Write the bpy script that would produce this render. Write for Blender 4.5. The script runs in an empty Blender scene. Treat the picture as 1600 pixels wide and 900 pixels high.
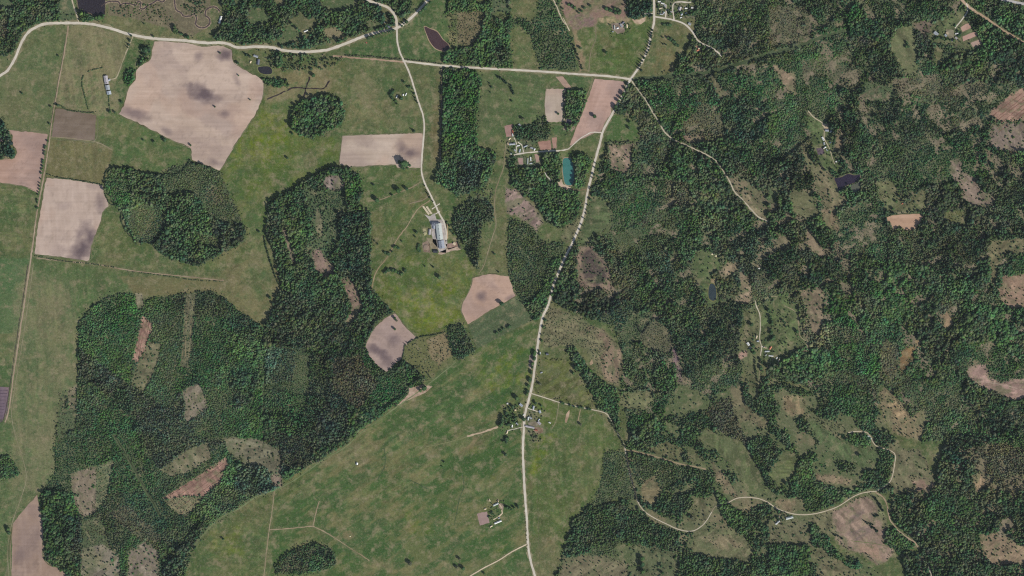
import bpy, math, random
import numpy as np
from mathutils import Vector
from mathutils.geometry import delaunay_2d_cdt

S = 2.0                                   # metres on the ground for one unit of the survey map
def WX(x): return (np.asarray(x, float) - 800.0) * S
def WY(y): return (450.0 - np.asarray(y, float)) * S
R = math.radians
sc = bpy.context.scene
# ------------------------------------------------------------------ camera, sky, sun, exposure
cam = bpy.data.cameras.new('camera'); co = bpy.data.objects.new('camera', cam); sc.collection.objects.link(co)
CAMH = 8000.0
co.location = (0, 0, CAMH); co.rotation_euler = (0, 0, 0)
cam.sensor_width = 36.0; cam.lens = 36.0 * CAMH / 3200.0
cam.clip_start = 5; cam.clip_end = 80000
sc.camera = co
SUN_EL, SUN_AZ = 39.0, 130.0               # azimuth clockwise from north: the morning sun stands in the south-east
world = bpy.data.worlds.new('World'); sc.world = world; world.use_nodes = True
wn = world.node_tree; bg = wn.nodes['Background']
sky = wn.nodes.new('ShaderNodeTexSky'); sky.sky_type = 'NISHITA'; sky.sun_disc = False
sky.sun_elevation = R(SUN_EL); sky.sun_rotation = R(SUN_AZ)
wn.links.new(sky.outputs[0], bg.inputs[0]); bg.inputs[1].default_value = 0.09
sl = bpy.data.lights.new('sun', 'SUN'); sl.energy = 4.4; sl.angle = R(0.5); sl.color = (1.0, 0.955, 0.90)
so = bpy.data.objects.new('sun', sl); sc.collection.objects.link(so)
d = Vector((math.sin(R(SUN_AZ)) * math.cos(R(SUN_EL)), math.cos(R(SUN_AZ)) * math.cos(R(SUN_EL)), math.sin(R(SUN_EL))))
so.rotation_euler = d.to_track_quat('Z', 'Y').to_euler(); so.location = (3000, -3000, 4000)
sc.view_settings.view_transform = 'Standard'; sc.view_settings.look = 'None'
sc.view_settings.exposure = 0.0; sc.view_settings.gamma = 1.0
sc.cycles.max_bounces = 6; sc.cycles.diffuse_bounces = 2; sc.cycles.glossy_bounces = 1; sc.cycles.volume_bounces = 1; sc.cycles.use_denoising = False; sc.cycles.filter_width = 1.15; sc.cycles.use_adaptive_sampling = False
# the faint veil of morning air between the survey plane and the land
def haze_box(density):
    import bmesh
    bm = bmesh.new(); bmesh.ops.create_cube(bm, size=1.0)
    for v in bm.verts: v.co.x *= 60000; v.co.y *= 60000; v.co.z = -1.0 if v.co.z < 0 else 8060.0
    me = bpy.data.meshes.new('haze'); bm.to_mesh(me); bm.free()
    m = bpy.data.materials.new('haze_air'); m.use_nodes = True; nt = m.node_tree; nt.nodes.remove(nt.nodes['Principled BSDF'])
    pv = nt.nodes.new('ShaderNodeVolumePrincipled'); pv.inputs['Color'].default_value = (.80, .88, 1.0, 1); pv.inputs['Density'].default_value = density
    nt.links.new(pv.outputs[0], nt.nodes['Material Output'].inputs['Volume']); me.materials.append(m)
    o = bpy.data.objects.new('haze', me); sc.collection.objects.link(o); o['kind'] = 'stuff'; o['label'] = 'thin pale haze in the air over the land'; o.display_type = 'WIRE'
haze_box(3.4e-6)
rng = np.random.default_rng(7); random.seed(7)

# ------------------------------------------------------------------ helpers
def lin(c):
    c = np.asarray(c, float) / 255.0
    return np.where(c <= 0.04045, c / 12.92, ((c + 0.055) / 1.055) ** 2.4)
def h2(ix, iy, seed):
    n = (ix.astype(np.int64) * 374761393 + iy.astype(np.int64) * 668265263 + seed * 974634777) & 0xffffffff
    n = ((n ^ (n >> 13)) * 1274126177) & 0xffffffff
    n = (n ^ (n >> 16)) & 0xffffff
    return n / float(0xffffff)
def vnoise(x, y, seed):
    ix = np.floor(x); iy = np.floor(y); fx = x - ix; fy = y - iy
    fx = fx * fx * (3 - 2 * fx); fy = fy * fy * (3 - 2 * fy)
    a = h2(ix, iy, seed); b = h2(ix + 1, iy, seed); c = h2(ix, iy + 1, seed); e = h2(ix + 1, iy + 1, seed)
    return (a * (1 - fx) + b * fx) * (1 - fy) + (c * (1 - fx) + e * fx) * fy
def fbm(x, y, size, seed, octv=4, rot=0.0, stretch=1.0):
    c, s = math.cos(rot), math.sin(rot)
    u = (x * c + y * s) / (size * stretch); v = (-x * s + y * c) / size
    t = np.zeros_like(u); amp = 0.5; tot = 0
    for o in range(octv):
        t += amp * vnoise(u, v, seed + o * 17); tot += amp; amp *= 0.55; u = u * 2.03 + 13.1; v = v * 2.03 + 7.7
    return t / tot                           # about 0..1, mean .5
def sstep(a, b, x):
    t = np.clip((x - a) / (b - a), 0, 1); return t * t * (3 - 2 * t)
def ext(p):                                   # let what touches the frame run on beyond it
    x, y = p
    if x <= 0: x -= 90
    if x >= 1600: x += 90
    if y <= 0: y -= 60
    if y >= 900: y += 60
    return (x, y)
def sdist(poly, X, Y):                        # signed distance, positive inside
    P = np.array(poly, float); n = len(P)
    inside = np.zeros(X.shape, bool); dm = np.full(X.shape, 1e9)
    for i in range(n):
        x0, y0 = P[i]; x1, y1 = P[(i + 1) % n]
        dx, dy = x1 - x0, y1 - y0; L = dx * dx + dy * dy + 1e-9
        t = np.clip(((X - x0) * dx + (Y - y0) * dy) / L, 0, 1)
        dm = np.minimum(dm, (X - x0 - t * dx) ** 2 + (Y - y0 - t * dy) ** 2)
        if y0 != y1:
            c = ((y0 > Y) != (y1 > Y)) & (X < (x1 - x0) * (Y - y0) / (y1 - y0) + x0)
            inside ^= c
    dm = np.sqrt(dm); return np.where(inside, dm, -dm)
def pts(s):                                   # "x,y x,y ..." -> list
    return [tuple(float(v) for v in q.split(',')) for q in s.split()]
def catmull(P, step=4.0, closed=False):
    P = [np.array(p, float) for p in P]; n = len(P); out = []
    for i in range(n if closed else n - 1):
        p1, p2 = P[i], P[(i + 1) % n]
        p0 = P[(i - 1) % n] if closed or i > 0 else 2 * p1 - p2
        p3 = P[(i + 2) % n] if closed or i + 2 < n else 2 * p2 - p1
        k = max(1, int(np.linalg.norm(p2 - p1) / step))
        for j in range(k):
            t = j / k
            out.append(0.5 * ((2 * p1) + (-p0 + p2) * t + (2 * p0 - 5 * p1 + 4 * p2 - p3) * t * t + (-p0 + 3 * p1 - 3 * p2 + p3) * t ** 3))
    if not closed: out.append(P[-1])
    return np.array(out)

C = sc.collection
def link(o, parent=None):
    C.objects.link(o)
    if parent is not None: o.parent = parent
    return o
def mesh_np(name, V, F, mat, smooth=False, colors=None):
    me = bpy.data.meshes.new(name); V = np.asarray(V, np.float32); F = np.asarray(F, np.int32)
    me.vertices.add(len(V)); me.vertices.foreach_set('co', V.ravel())
    k = F.shape[1]; me.loops.add(F.size); me.loops.foreach_set('vertex_index', F.ravel())
    me.polygons.add(len(F)); me.polygons.foreach_set('loop_start', np.arange(0, F.size, k, dtype=np.int32))
    if smooth: me.polygons.foreach_set('use_smooth', np.ones(len(F), bool))
    else: me.polygons.foreach_set('use_smooth', np.zeros(len(F), bool))
    if colors is not None:
        a = me.color_attributes.new('tone', 'FLOAT_COLOR', 'POINT')
        cc = np.ones((len(V), 4), np.float32); cc[:, :3] = colors; a.data.foreach_set('color', cc.ravel())
    me.update(calc_edges=True); me.materials.append(mat)
    return me
def tag(o, label=None, cat=None, group=None, kind=None):
    if label: o['label'] = label
    if cat: o['category'] = cat
    if group: o['group'] = group
    if kind: o['kind'] = kind
    return o

# ------------------------------------------------------------------ materials
def mat(name, rough=0.9, spec=0.1):
    m = bpy.data.materials.new(name); m.use_nodes = True
    b = m.node_tree.nodes['Principled BSDF']; b.inputs['Roughness'].default_value = rough
    b.inputs['Specular IOR Level'].default_value = spec
    return m, m.node_tree, b
def noise_mul(nt, src, layers, out, warp=None, seed=0):
    """multiply a colour by several object-space noises: (metres, strength, tint colour or None)"""
    N = nt.nodes; L = nt.links
    tc = N.new('ShaderNodeTexCoord'); cur = src
    for i, (size, lo, hi, tint) in enumerate(layers):
        n = N.new('ShaderNodeTexNoise'); n.noise_dimensions = '3D'; n.inputs['Scale'].default_value = 1.0 / size
        n.inputs['Detail'].default_value = 5; n.inputs['Roughness'].default_value = 0.65
        mp = N.new('ShaderNodeMapping'); mp.inputs['Location'].default_value = (31 * i + seed, 17 * i, 5 * i)
        L.new(tc.outputs['Object'], mp.inputs[0]); L.new(mp.outputs[0], n.inputs['Vector'])
        r = N.new('ShaderNodeMapRange'); r.inputs['From Min'].default_value = 0.3; r.inputs['From Max'].default_value = 0.7
        r.inputs['To Min'].default_value = lo; r.inputs['To Max'].default_value = hi
        L.new(n.outputs['Fac'], r.inputs['Value'])
        if tint is None:
            mx = N.new('ShaderNodeVectorMath'); mx.operation = 'SCALE'
            L.new(cur, mx.inputs[0]); L.new(r.outputs[0], mx.inputs['Scale']); cur = mx.outputs[0]
        else:
            mx = N.new('ShaderNodeMix'); mx.data_type = 'RGBA'; mx.clamp_factor = True
            mx.inputs[7].default_value = (*tint, 1); L.new(r.outputs[0], mx.inputs[0]); L.new(cur, mx.inputs[6]); cur = mx.outputs[2]
    L.new(cur, out)
def tone_mat(name, layers, rough=0.95, spec=0.05):
    m, nt, b = mat(name, rough, spec)
    a = nt.nodes.new('ShaderNodeAttribute'); a.attribute_name = 'tone'
    noise_mul(nt, a.outputs['Color'], layers, b.inputs['Base Color']); return m
def flat_mat(name, rgb, layers, rough=0.9, spec=0.1, metallic=0.0):
    m, nt, b = mat(name, rough, spec); b.inputs['Metallic'].default_value = metallic
    c = nt.nodes.new('ShaderNodeRGB'); c.outputs[0].default_value = (*lin(rgb), 1)
    noise_mul(nt, c.outputs[0], layers, b.inputs['Base Color']); return m
M_ground = tone_mat('meadow_soil', [(75, 0.92, 1.08, None), (26, -1.0, .78, tuple(lin((134, 124, 96)))), (17, -1.0, .66, tuple(lin((70, 88, 52)))), (12, 0.88, 1.12, None), (7, -.8, .48, tuple(lin((140, 130, 104)))), (5.0, 0.78, 1.22, None), (2.6, 0.86, 1.14, None)])
M_field = tone_mat('ploughed_soil', [(60, 0.95, 1.05, None), (9, 0.96, 1.04, None)])
M_leaf = tone_mat('foliage', [(2.2, 0.72, 1.28, None)], 0.8, 0.1)
M_gravel = tone_mat('gravel', [(40, 0.93, 1.05, None), (6, 0.9, 1.08, None)])
M_bark = flat_mat('bark', (92, 80, 66), [(1.0, 0.7, 1.2, None)])
M_wall = flat_mat('plaster_wall', (170, 160, 140), [(2.0, 0.85, 1.1, None)])
M_door = flat_mat('door_paint', (92, 66, 48), [(1.0, 0.8, 1.1, None)])
M_glass = flat_mat('window_glass', (40, 48, 56), [(3.0, 0.9, 1.1, None)], 0.1, 0.5)
M_brick = flat_mat('chimney_brick', (140, 80, 62), [(0.6, 0.8, 1.2, None)])
ROOF = {}
for k, c in dict(white=(222, 222, 216), grey=(158, 163, 166), slate=(96, 101, 112), red=(150, 84, 68), tan=(190, 170, 142),
                 green=(182, 188, 182), mauve=(172, 166, 168), dark=(44, 46, 54), orange=(196, 122, 92), cream=(218, 200, 166),
                 blue=(166, 174, 182), bluegrey=(148, 153, 162)).items():
    ROOF[k] = flat_mat('roof_' + k, c, [(5.0, 0.86, 1.08, None), (1.3, 0.9, 1.07, None)], 0.6, 0.3)

# ------------------------------------------------------------------ the land: colour, tree density, height and tone on one map grid
PX = 1.5
gx = np.arange(-170, 1772, PX); gy = np.arange(-90, 992, PX)
X, Y = np.meshgrid(gx, gy); Hn, Wn = X.shape
warpx = (fbm(X, Y, 14, 3) - .5) * 9; warpy = (fbm(X, Y, 14, 9) - .5) * 9
fineA = fbm(X, Y, 9, 21, 3); midA = fbm(X, Y, 34, 41, 4); bigA = fbm(X, Y, 120, 61, 4)
diag = fbm(X, Y, 10, 81, 4, rot=-0.62, stretch=4.0)
col = np.zeros((Hn, Wn, 3)) + np.array([88, 94, 66])
dens = np.zeros((Hn, Wn)); hgt = np.zeros((Hn, Wn)) + 10.0; rad = np.zeros((Hn, Wn)) + 3.2
tint = np.zeros((Hn, Wn, 3)) + np.array([72, 92, 54]); con = np.zeros((Hn, Wn)); wid = np.zeros((Hn, Wn), int)
fwx = (fbm(X, Y, 5, 15, 2) - .5) * 5; fwy = (fbm(X, Y, 5, 19, 2) - .5) * 5
def region(poly, feather, warp):
    poly = [ext(p) for p in (pts(poly) if isinstance(poly, str) else poly)]
    P = np.array(poly); m = feather + warp * 5 + 6
    i0 = max(0, int((P[:, 1].min() - m - gy[0]) / PX)); i1 = min(Hn, int((P[:, 1].max() + m - gy[0]) / PX) + 2)
    j0 = max(0, int((P[:, 0].min() - m - gx[0]) / PX)); j1 = min(Wn, int((P[:, 0].max() + m - gx[0]) / PX) + 2)
    sl_ = (slice(i0, i1), slice(j0, j1))
    fw = 1.0 if warp >= .12 else 0.0; sd = sdist(poly, X[sl_] + warpx[sl_] * warp + fwx[sl_] * fw, Y[sl_] + warpy[sl_] * warp + fwy[sl_] * fw)
    return sl_, sstep(-feather * .5, feather * .5, sd), sd
def G(poly, c, feather=3, warp=0.4, op=1.0, mask=None, thr=(0.42, 0.60)):      # ground colour
    s, a, _ = region(poly, feather, warp)
    if mask is not None: a = a * sstep(thr[0], thr[1], mask[s])
    a = (a * op)[..., None]; col[s] = col[s] * (1 - a) + np.array(c) * a
def F(poly, kind, w=0, warp=0.25, dn=None, h=None, floor=True, op=1.0):        # wood
    T = dict(dec=(.96, 13, 3.7, (78, 106, 66), 0.05), mix=(.96, 13, 3.4, (74, 98, 64), .22), con=(.96, 12, 2.9, (72, 90, 74), .6),
             young=(.97, 5.5, 3.0, (74, 102, 66), .2), low=(.95, 3.0, 2.7, (82, 100, 66), .1), scrub=(.34, 2.6, 2.0, (92, 98, 72), .1),
             brown=(.93, 4.5, 2.9, (104, 103, 80), 0.0), dark=(.96, 15, 3.3, (62, 86, 62), .4), none=(0, 3, 2, (80, 90, 60), 0),
             bright=(.97, 9, 3.2, (70, 110, 60), .05), teal=(.97, 8, 2.8, (84, 108, 90), .1), few=(.07, 5, 3.0, (80, 98, 66), .3))[kind]
    s, a, sd = region(poly, 2, warp); m = a > 0.5
    if op < 1: m &= (midA[s] < op)
    if w and T[0] > .6: e_ = (sd < 0) & (sd > -4.5) & (dens[s] < .1); dens[s][e_] = .16; hgt[s][e_] = 3.0; rad[s][e_] = 2.0; tint[s][e_] = (84, 98, 66)
    dens[s][m] = dn if dn is not None else T[0]; hgt[s][m] = h if h else T[1]; rad[s][m] = T[2]; tint[s][m] = T[3]; con[s][m] = T[4]
    if w: wid[s][m] = w
    if not w and kind in ('none', 'few') and T[0] < .2: e_ = (sd > 0) & (sd < 3.2); dens[s][e_] = .30; hgt[s][e_] = 3.5; rad[s][e_] = 2.0; tint[s][e_] = (86, 94, 66)
    if floor and T[0] > .6 and (dn is None or dn > .5):
        col[s][m] = np.array([92, 92, 70]) if kind == 'brown' else np.array([78, 92, 64]) if T[1] > 8 else np.array([78, 90, 62])

BRN = [(fbm(X, Y, 6, 4001 + 13 * i, 3, rot=r_, stretch=4.5), fbm(X, Y, 13, 4101 + 13 * i, 4, rot=r_, stretch=1.5)) for i, r_ in enumerate((-.6, .9, .1, 1.5))]
bcount = 0
def brash(p, c, wp):                                   # streaks of dry brash, wheel ruts and regrowth on felled ground
    global bcount; bcount += 1; a, b = BRN[bcount % 4]
    G(p, tuple(min(v * 1.2, 225) for v in c), 3, wp, .75, a, (.53, .66)); G(p, tuple(v * .72 for v in c), 3, wp, .7, a[::-1, ::-1], (.55, .66))
    G(p, (92, 98, 68), 4, wp, .6, b, (.55, .64)); G(p, tuple(v * .78 for v in c), 4, wp, .5, b[::-1], (.56, .66))
# meadows and pastures -----------------------------------------------------------
MEAD = [
 ('0,118 20,85 40,58 72,40 106,38 98,95 88,150 80,195 76,212 0,205', (93, 99, 72)),
 ('108,40 140,40 205,56 193,100 182,125 186,160 186,178 150,178 86,166 92,125', (132, 122, 100)),
 ('208,58 240,63 236,90 213,110 197,150 188,165 182,125', (74, 90, 60)),
 ('150,180 186,178 230,200 270,220 298,232 300,250 275,270 200,262 165,262 176,235', (84, 96, 64)),
 ('79,218 148,222 176,235 166,287 73,275', (112, 106, 78)),
 ('0,272 60,302 52,400 0,402', (92, 96, 68)), ('0,402 48,404 30,540 14,640 0,600', (86, 98, 70)),
 ('48,408 200,430 215,458 165,462 122,520 118,600 98,640 85,740 62,780 18,900 0,900 0,665 20,600 36,500', (92, 101, 73)),
 ('54,404 300,420 345,462 255,462 190,430', (88, 92, 66)), ('185,432 340,432 345,455 215,462', (108, 100, 76)),
 ('345,400 412,360 440,430 440,470 412,512 385,500 345,462 320,435', (112, 105, 80)),
 ('145,388 168,322 200,362 250,395 310,415 400,375 415,362 425,390 340,425 200,418', (86, 93, 62)),
 ('345,268 357,245 400,178 412,150 460,165 458,200 490,215 530,212 530,258 480,282 420,322 410,362 385,365 370,325', (92, 100, 56)),
 ('412,112 500,90 540,96 540,150 510,145 475,155 460,165 412,150', (104, 102, 74)),
 ('540,94 630,98 655,165 662,208 536,212 540,170', (96, 98, 70)),
 ('632,99 692,107 690,250 680,285 664,285 661,180', (92, 94, 68)),
 ('562,262 658,262 657,285 690,335 705,345 735,410 748,428 735,450 720,483 731,507 655,527 618,489 580,455 580,400 576,330 565,300', (88, 95, 60)),
 ('585,455 600,405 660,398 730,400 740,440 720,483 731,507 700,520 655,527 618,489', (94, 99, 56)),
 ('680,290 705,300 715,325 705,345 690,335', (78, 90, 58)),
 ('500,95 620,48 632,96 560,92', (74, 90, 60)), ('622,45 700,0 700,60 694,97 634,96', (78, 92, 62)),
 ('715,563 743,548 731,507 780,478 806,462 840,500 840,540 826,625 818,680 818,740 829,875 835,900 420,900 430,765 500,722 560,675 640,620', (79, 92, 58)),
 ('731,507 806,462 836,500 745,545', (92, 94, 70)),
 ('275,900 300,860 345,815 400,778 429,766 418,840 412,900', (90, 95, 64)),
 ('429,766 500,722 498,790 489,822 421,828', (84, 93, 58)),
 ('830,615 945,645 970,690 950,740 935,790 890,830 835,900 822,800 818,680', (86, 94, 60)),
 ('745,112 850,114 852,190 825,195 795,200 770,225 745,222', (88, 94, 70)),
 ('905,45 930,40 960,48 990,28 1018,30 1013,75 1000,100 985,118 920,114 915,85 905,60', (82, 92, 58)),
 ('1024,32 1065,35 1072,70 1060,95 1035,118 990,121 1012,85', (98, 98, 72)),
 ('866,116 925,120 900,195 870,215 860,200 884,190 884,139', (78, 92, 64)), ('805,240 905,236 905,262 875,262 872,243 806,243', (84, 96, 62)),
 ('170,0 335,0 330,60 240,60 165,40 125,35 140,25 165,20', (106, 102, 78)),
]
for p, c in MEAD: G(p, c, 4, 0.3)
# eastern wooded country: floor colour
EAST = '990,128 1035,120 1060,98 1072,70 1060,40 1080,30 1090,0 1600,0 1600,900 830,900 890,830 950,740 970,690 930,640 850,540 855,480 880,400 905,360 930,260 950,200'
G(EAST, (88, 91, 64), 4, .3)
G(EAST, (112, 104, 82), 6, .8, .8, midA, (.50, .62)); G(EAST, (76, 86, 58), 6, .8, .7, bigA, (.50, .62))
# dry brown, lush and yellow-flowered patches in the meadows
TAN = (138, 124, 102)
W_ = '0,60 835,60 835,900 0,900'
G(W_, (110, 105, 78), 4, 0, .55, midA, (.52, .66)); G(W_, (70, 86, 56), 4, 0, .45, fbm(X, Y, 45, 141, 4), (.52, .66))
G('420,700 700,600 830,560 835,900 420,900', (112, 104, 78), 8, .5, .75, diag, (.54, .66))
G('420,700 700,600 830,560 835,900 420,900', (68, 86, 55), 8, .5, .7, fbm(X, Y, 50, 171, 4, rot=-.5, stretch=2.2), (.52, .64))
G('22,410 120,450 120,600 90,740 20,740', TAN, 8, .5, .6, fbm(X, Y, 26, 191, 4, rot=1.5, stretch=1.8), (.5, .64))
for p, c, o in [('505,700 560,690 580,730 520,770 480,790 470,760', TAN, .6), ('655,770 672,765 690,790 668,805 640,800', TAN, .5), ('500,800 530,805 520,825 500,822', TAN, .7),
 ('536,832 550,829 556,838 546,846 536,841', (150, 125, 105), .9), ('720,682 747,683 735,702 722,697', (142, 122, 102), .9), ('660,705 700,690 712,705 680,720 660,725', TAN, .7),
 ('650,880 700,880 760,895 600,895', TAN, .6), ('560,878 615,880 610,898 560,892', TAN, .6), ('615,640 660,625 675,635 640,655', TAN, .55), ('610,655 635,650 640,680 615,680', TAN, .55),
 ('728,610 745,600 752,615 735,630', TAN, .7), ('785,640 800,628 790,645', TAN, .3), ('60,470 82,460 98,480 95,530 70,540 58,505', (126, 110, 92), .75), ('85,500 108,520 100,600 70,590 68,560', TAN, .45),
 ('8,135 40,125 60,180 20,195 5,170', (112, 104, 80), .6), ('100,165 118,160 118,180 104,178', (120, 108, 90), .4), ('135,100 172,95 175,112 150,118 130,112', (140, 122, 100), .7),
 ('545,150 600,135 610,165 590,185 552,205 545,180', (120, 110, 86), .65), ('575,135 595,130 592,160 575,160', (122, 110, 86), .5), ('625,170 655,168 655,178 625,178', (128, 108, 90), .6),
 ('683,112 691,112 690,250 676,255 672,200', (112, 98, 76), .8), ('650,118 668,118 672,150 660,150', (112, 104, 80), .6), ('640,55 656,55 655,75 645,78', (112, 106, 78), .55),
 ('705,45 712,48 712,70 704,66 695,55', (150, 135, 108), .7), ('412,140 440,118 480,110 518,112 515,140 480,150 415,160', (136, 120, 96), .75), ('470,240 492,232 495,255 480,262', (130, 112, 92), .7),
 ('580,330 600,330 598,380 585,395 580,370', (112, 104, 78), .6), ('620,310 665,290 670,305 640,330', (118, 106, 80), .6), ('765,310 795,300 792,330 795,430 765,428 755,400', (108, 104, 78), .85),
 ('758,110 772,118 760,160 756,215 748,215 745,170', (112, 102, 84), .6), ('795,30 800,42 832,60 836,105 800,108', (104, 104, 76), .7), ('800,0 843,0 838,25 828,35 812,25', (118, 108, 84), .8),
 ('1035,55 1045,52 1050,75 1058,90 1050,112 1035,116 1030,90 1022,118 1018,105', (128, 110, 86), .6), ('930,45 945,50 960,68 945,80 935,60', (122, 108, 84), .55), ('958,70 985,68 980,100 960,95', (98, 100, 60), .5),
 ('895,690 915,690 905,790 895,800 900,740', (112, 104, 78), .6), ('920,700 940,705 935,750 925,740', (106, 102, 76), .6), ('847,838 870,838 868,862 880,875 870,900 835,900 838,862', (122, 108, 86), .8),
 ('350,690 405,683 400,700', TAN, .6), ('355,790 400,780 400,800 360,805', (120, 108, 84), .6), ('265,870 280,860 290,880 280,900', (88, 96, 62), .5),
 ('340,150 330,140 320,160', TAN, .0), ('760,0 790,0 798,60 780,40', (96, 98, 68), .5)]:
    G(p, c, 7, 1.0, o)
for p, o in [('410,175 450,175 450,240 360,270 350,255 390,200', .55), ('600,450 700,430 740,420 720,500 660,520 620,490', .55), ('750,560 830,540 830,620 780,640 740,610', .5), ('848,556 864,560 862,580 845,580', 1.0),
             ('832,600 850,605 848,618 832,614', .8), ('840,678 870,680 858,700 835,740 825,740', .7), ('735,700 800,700 790,760 740,740', .3), ('630,800 700,780 690,830 640,840', .3), ('1040,38 1065,45 1062,60 1045,58', .6), ('770,860 790,850 790,880 770,885', .5), ('330,830 380,820 380,870 330,870', .3)]:
    G(p, (112, 116, 42), 10, 1.0, o, fbm(X, Y, 12, 301, 3), (.38, .62))
G('858,593 880,596 890,602 870,604 852,602', (70, 62, 56), 6, .6, .8)
G('0,600 14,605 12,645 3,660 0,662', (92, 78, 88), 1, 0)
G('875,5 920,0 975,0 980,32 965,30 950,25 935,30 930,40 915,42 895,48 887,40 880,20', (150, 122, 116), 3, .5); G('890,25 925,20 930,38 895,46', (128, 106, 106), 4, .6, .8)
G('895,46 901,46 904,60 912,85 918,113 906,112 900,90', (156, 130, 114), 2, .2); G('937,28 960,26 965,35 950,38 938,36', (172, 150, 128), 3, .5); G('990,30 1000,30 1008,27 1008,34 998,38 990,36', (178, 156, 132), 2, .4); G('963,30 982,26 984,33 968,36', (160, 140, 122), 3, .5)

mA = fbm(X, Y, 16, 901, 4); mB = fbm(X, Y, 7, 921, 3); mC = fbm(X, Y, 24, 941, 5, rot=-.6, stretch=2.2); mD = fbm(X, Y, 60, 961, 4)
def blend(c, a): global col; a = np.clip(a, 0, 1)[..., None]; col = col * (1 - a) + np.array(c) * a
blend((128, 118, 92), sstep(.53, .70, mA) * .38 * sstep(.35, .6, mD)); blend((68, 85, 58), sstep(.55, .66, mC) * .30); blend((126, 116, 92), sstep(.57, .66, mC[::-1, ::-1]) * .28); blend((64, 80, 54), sstep(.60, .66, mB) * .35); blend((136, 126, 100), sstep(.60, .68, fbm(X, Y, 5, 1931, 2)) * .35)
col *= (1 + (mB - .5) * .30)[..., None]; col *= (1 + (mA - .5) * .10)[..., None]
rdg = np.abs(fbm(X, Y, 42, 981, 4) - .5); blend((70, 84, 56), sstep(.012, .0, rdg) * .55 * sstep(.45, .6, mD)); rdg = np.abs(fbm(X, Y, 55, 991, 3) - .5); blend((132, 124, 98), sstep(.007, .0, rdg) * .5 * sstep(.5, .62, mD[::-1]))
for p, c, o in [('731,507 758,492 806,462 836,498 745,545', (84, 91, 72), .85), ('79,218 148,222 176,235 166,287 73,275', (114, 104, 80), .75), ('108,42 140,42 203,58 190,100 182,124 150,110 92,128', (128, 118, 96), .5),
    ('745,112 850,114 852,165 835,185 800,192 765,218 745,220', (86, 96, 68), .6), ('870,117 922,120 905,170 888,140 884,138', (80, 94, 66), .5), ('0,402 48,404 40,470 33,520 0,525', (84, 102, 74), .6), ('54,404 200,424 200,445 165,462 100,450 52,430', (82, 94, 64), .5),
    ('165,0 330,0 328,40 300,58 255,42 205,28 170,24', (116, 102, 92), .75), ('834,620 871,630 868,660 858,668 832,655', (92, 100, 56), .6), ('935,130 985,130 975,150', (90, 98, 66), .3), ('955,178 985,186 1000,196 995,210 1000,220 948,220 950,195', (76, 94, 60), .8)]: G(p, c, 1.5, .1, o)
G('905,390 925,388 942,410 950,436 935,446 915,440 908,420', (84, 74, 68), 6, .8, .85)
SM = '420,905 430,766 560,678 715,563 840,500 836,600 818,700 835,905'
dg2 = fbm(X, Y, 8, 2081, 4, rot=-.62, stretch=4.5); dg3 = fbm(X, Y, 22, 2091, 4, rot=-.5, stretch=1.8); ws = fbm(X, Y, 9, 2101, 4, rot=1.5, stretch=2.5)
G(SM, (64, 84, 50), 8, .5, .75, dg3, (.46, .58)); G(SM, (124, 114, 86), 8, .5, .55, dg2 * .6 + dg3[:, ::-1] * .4, (.545, .62)); G(SM, (128, 116, 90), 8, .5, .4, dg3[::-1, ::-1], (.60, .68))
G('22,410 118,440 120,600 90,745 20,800', (136, 126, 98), 8, .5, .6, ws, (.50, .62)); G('22,410 118,440 120,600 90,745 20,800', (134, 118, 100), 8, .5, .5, midA, (.52, .6))
G('540,96 655,165 660,208 540,208', (128, 120, 96), 5, .5, .55, fbm(X, Y, 18, 2121, 5), (.50, .58)); G('0,120 100,60 80,200 0,205', (128, 118, 94), 5, .5, .45, fbm(X, Y, 24, 2131, 4), (.50, .62))
G('410,110 520,100 535,150 460,160 410,160', (140, 126, 104), 5, .5, .6, fbm(X, Y, 12, 2141, 4), (.45, .58)); G('0,300 58,302 50,400 0,400', (120, 114, 88), 5, .3, .4, fbm(X, Y, 14, 2151, 4, rot=1.5, stretch=3), (.50, .62))
G('345,400 412,360 440,430 440,470 412,512 385,500 345,462 320,435', (128, 116, 92), 5, .3, .6, fbm(X, Y, 20, 2161, 4), (.45, .6)); G('205,250 260,200 300,240 290,262', (120, 114, 86), 5, .4, .4, fbm(X, Y, 9, 2171, 4, rot=0, stretch=3), (.5, .6))
for p_, rt_ in [('79,218 148,222 176,235 166,287 73,275', 1.45), ('108,42 140,42 203,58 190,100 182,124 150,178 88,164', 1.45), ('0,272 60,302 52,400 0,402', .1), ('48,408 200,430 160,462 120,520 118,600 85,740 20,800 30,540', 1.5), ('745,112 850,114 852,165 835,185 800,192 765,218 745,220', .2), ('731,507 806,462 836,498 745,545', -.5), ('820,640 945,680 930,790 880,830 830,830', 1.5), ('600,430 720,420 720,500 655,527 610,480', .4), ('430,830 830,700 830,560 720,570 430,760', -.6), ('905,60 1010,50 985,118 920,114', .1), ('275,900 345,815 425,770 412,900', .1)]:
    st_ = fbm(X, Y, 3.2, int(p_[0:2].replace(',', '')) + 2201, 2, rot=rt_, stretch=16); a_ = region(p_, 3, .1); k_ = (1 + (st_[a_[0]] - .5) * .24 * a_[1])[..., None]; col[a_[0]] = col[a_[0]] * k_
G('0,118 90,60 80,210 0,205', (104, 106, 82), 10, .5, .35); G('22,410 118,440 120,600 90,745 20,800', (104, 107, 84), 10, .5, .4); G('185,432 345,436 345,458 215,462', (116, 106, 82), 4, .4, .7); gm = col.mean(2, keepdims=True); col = gm + (col - gm) * np.array([1.22, 1.33, 1.26]); col *= np.array([.90, .945, .89])
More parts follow.
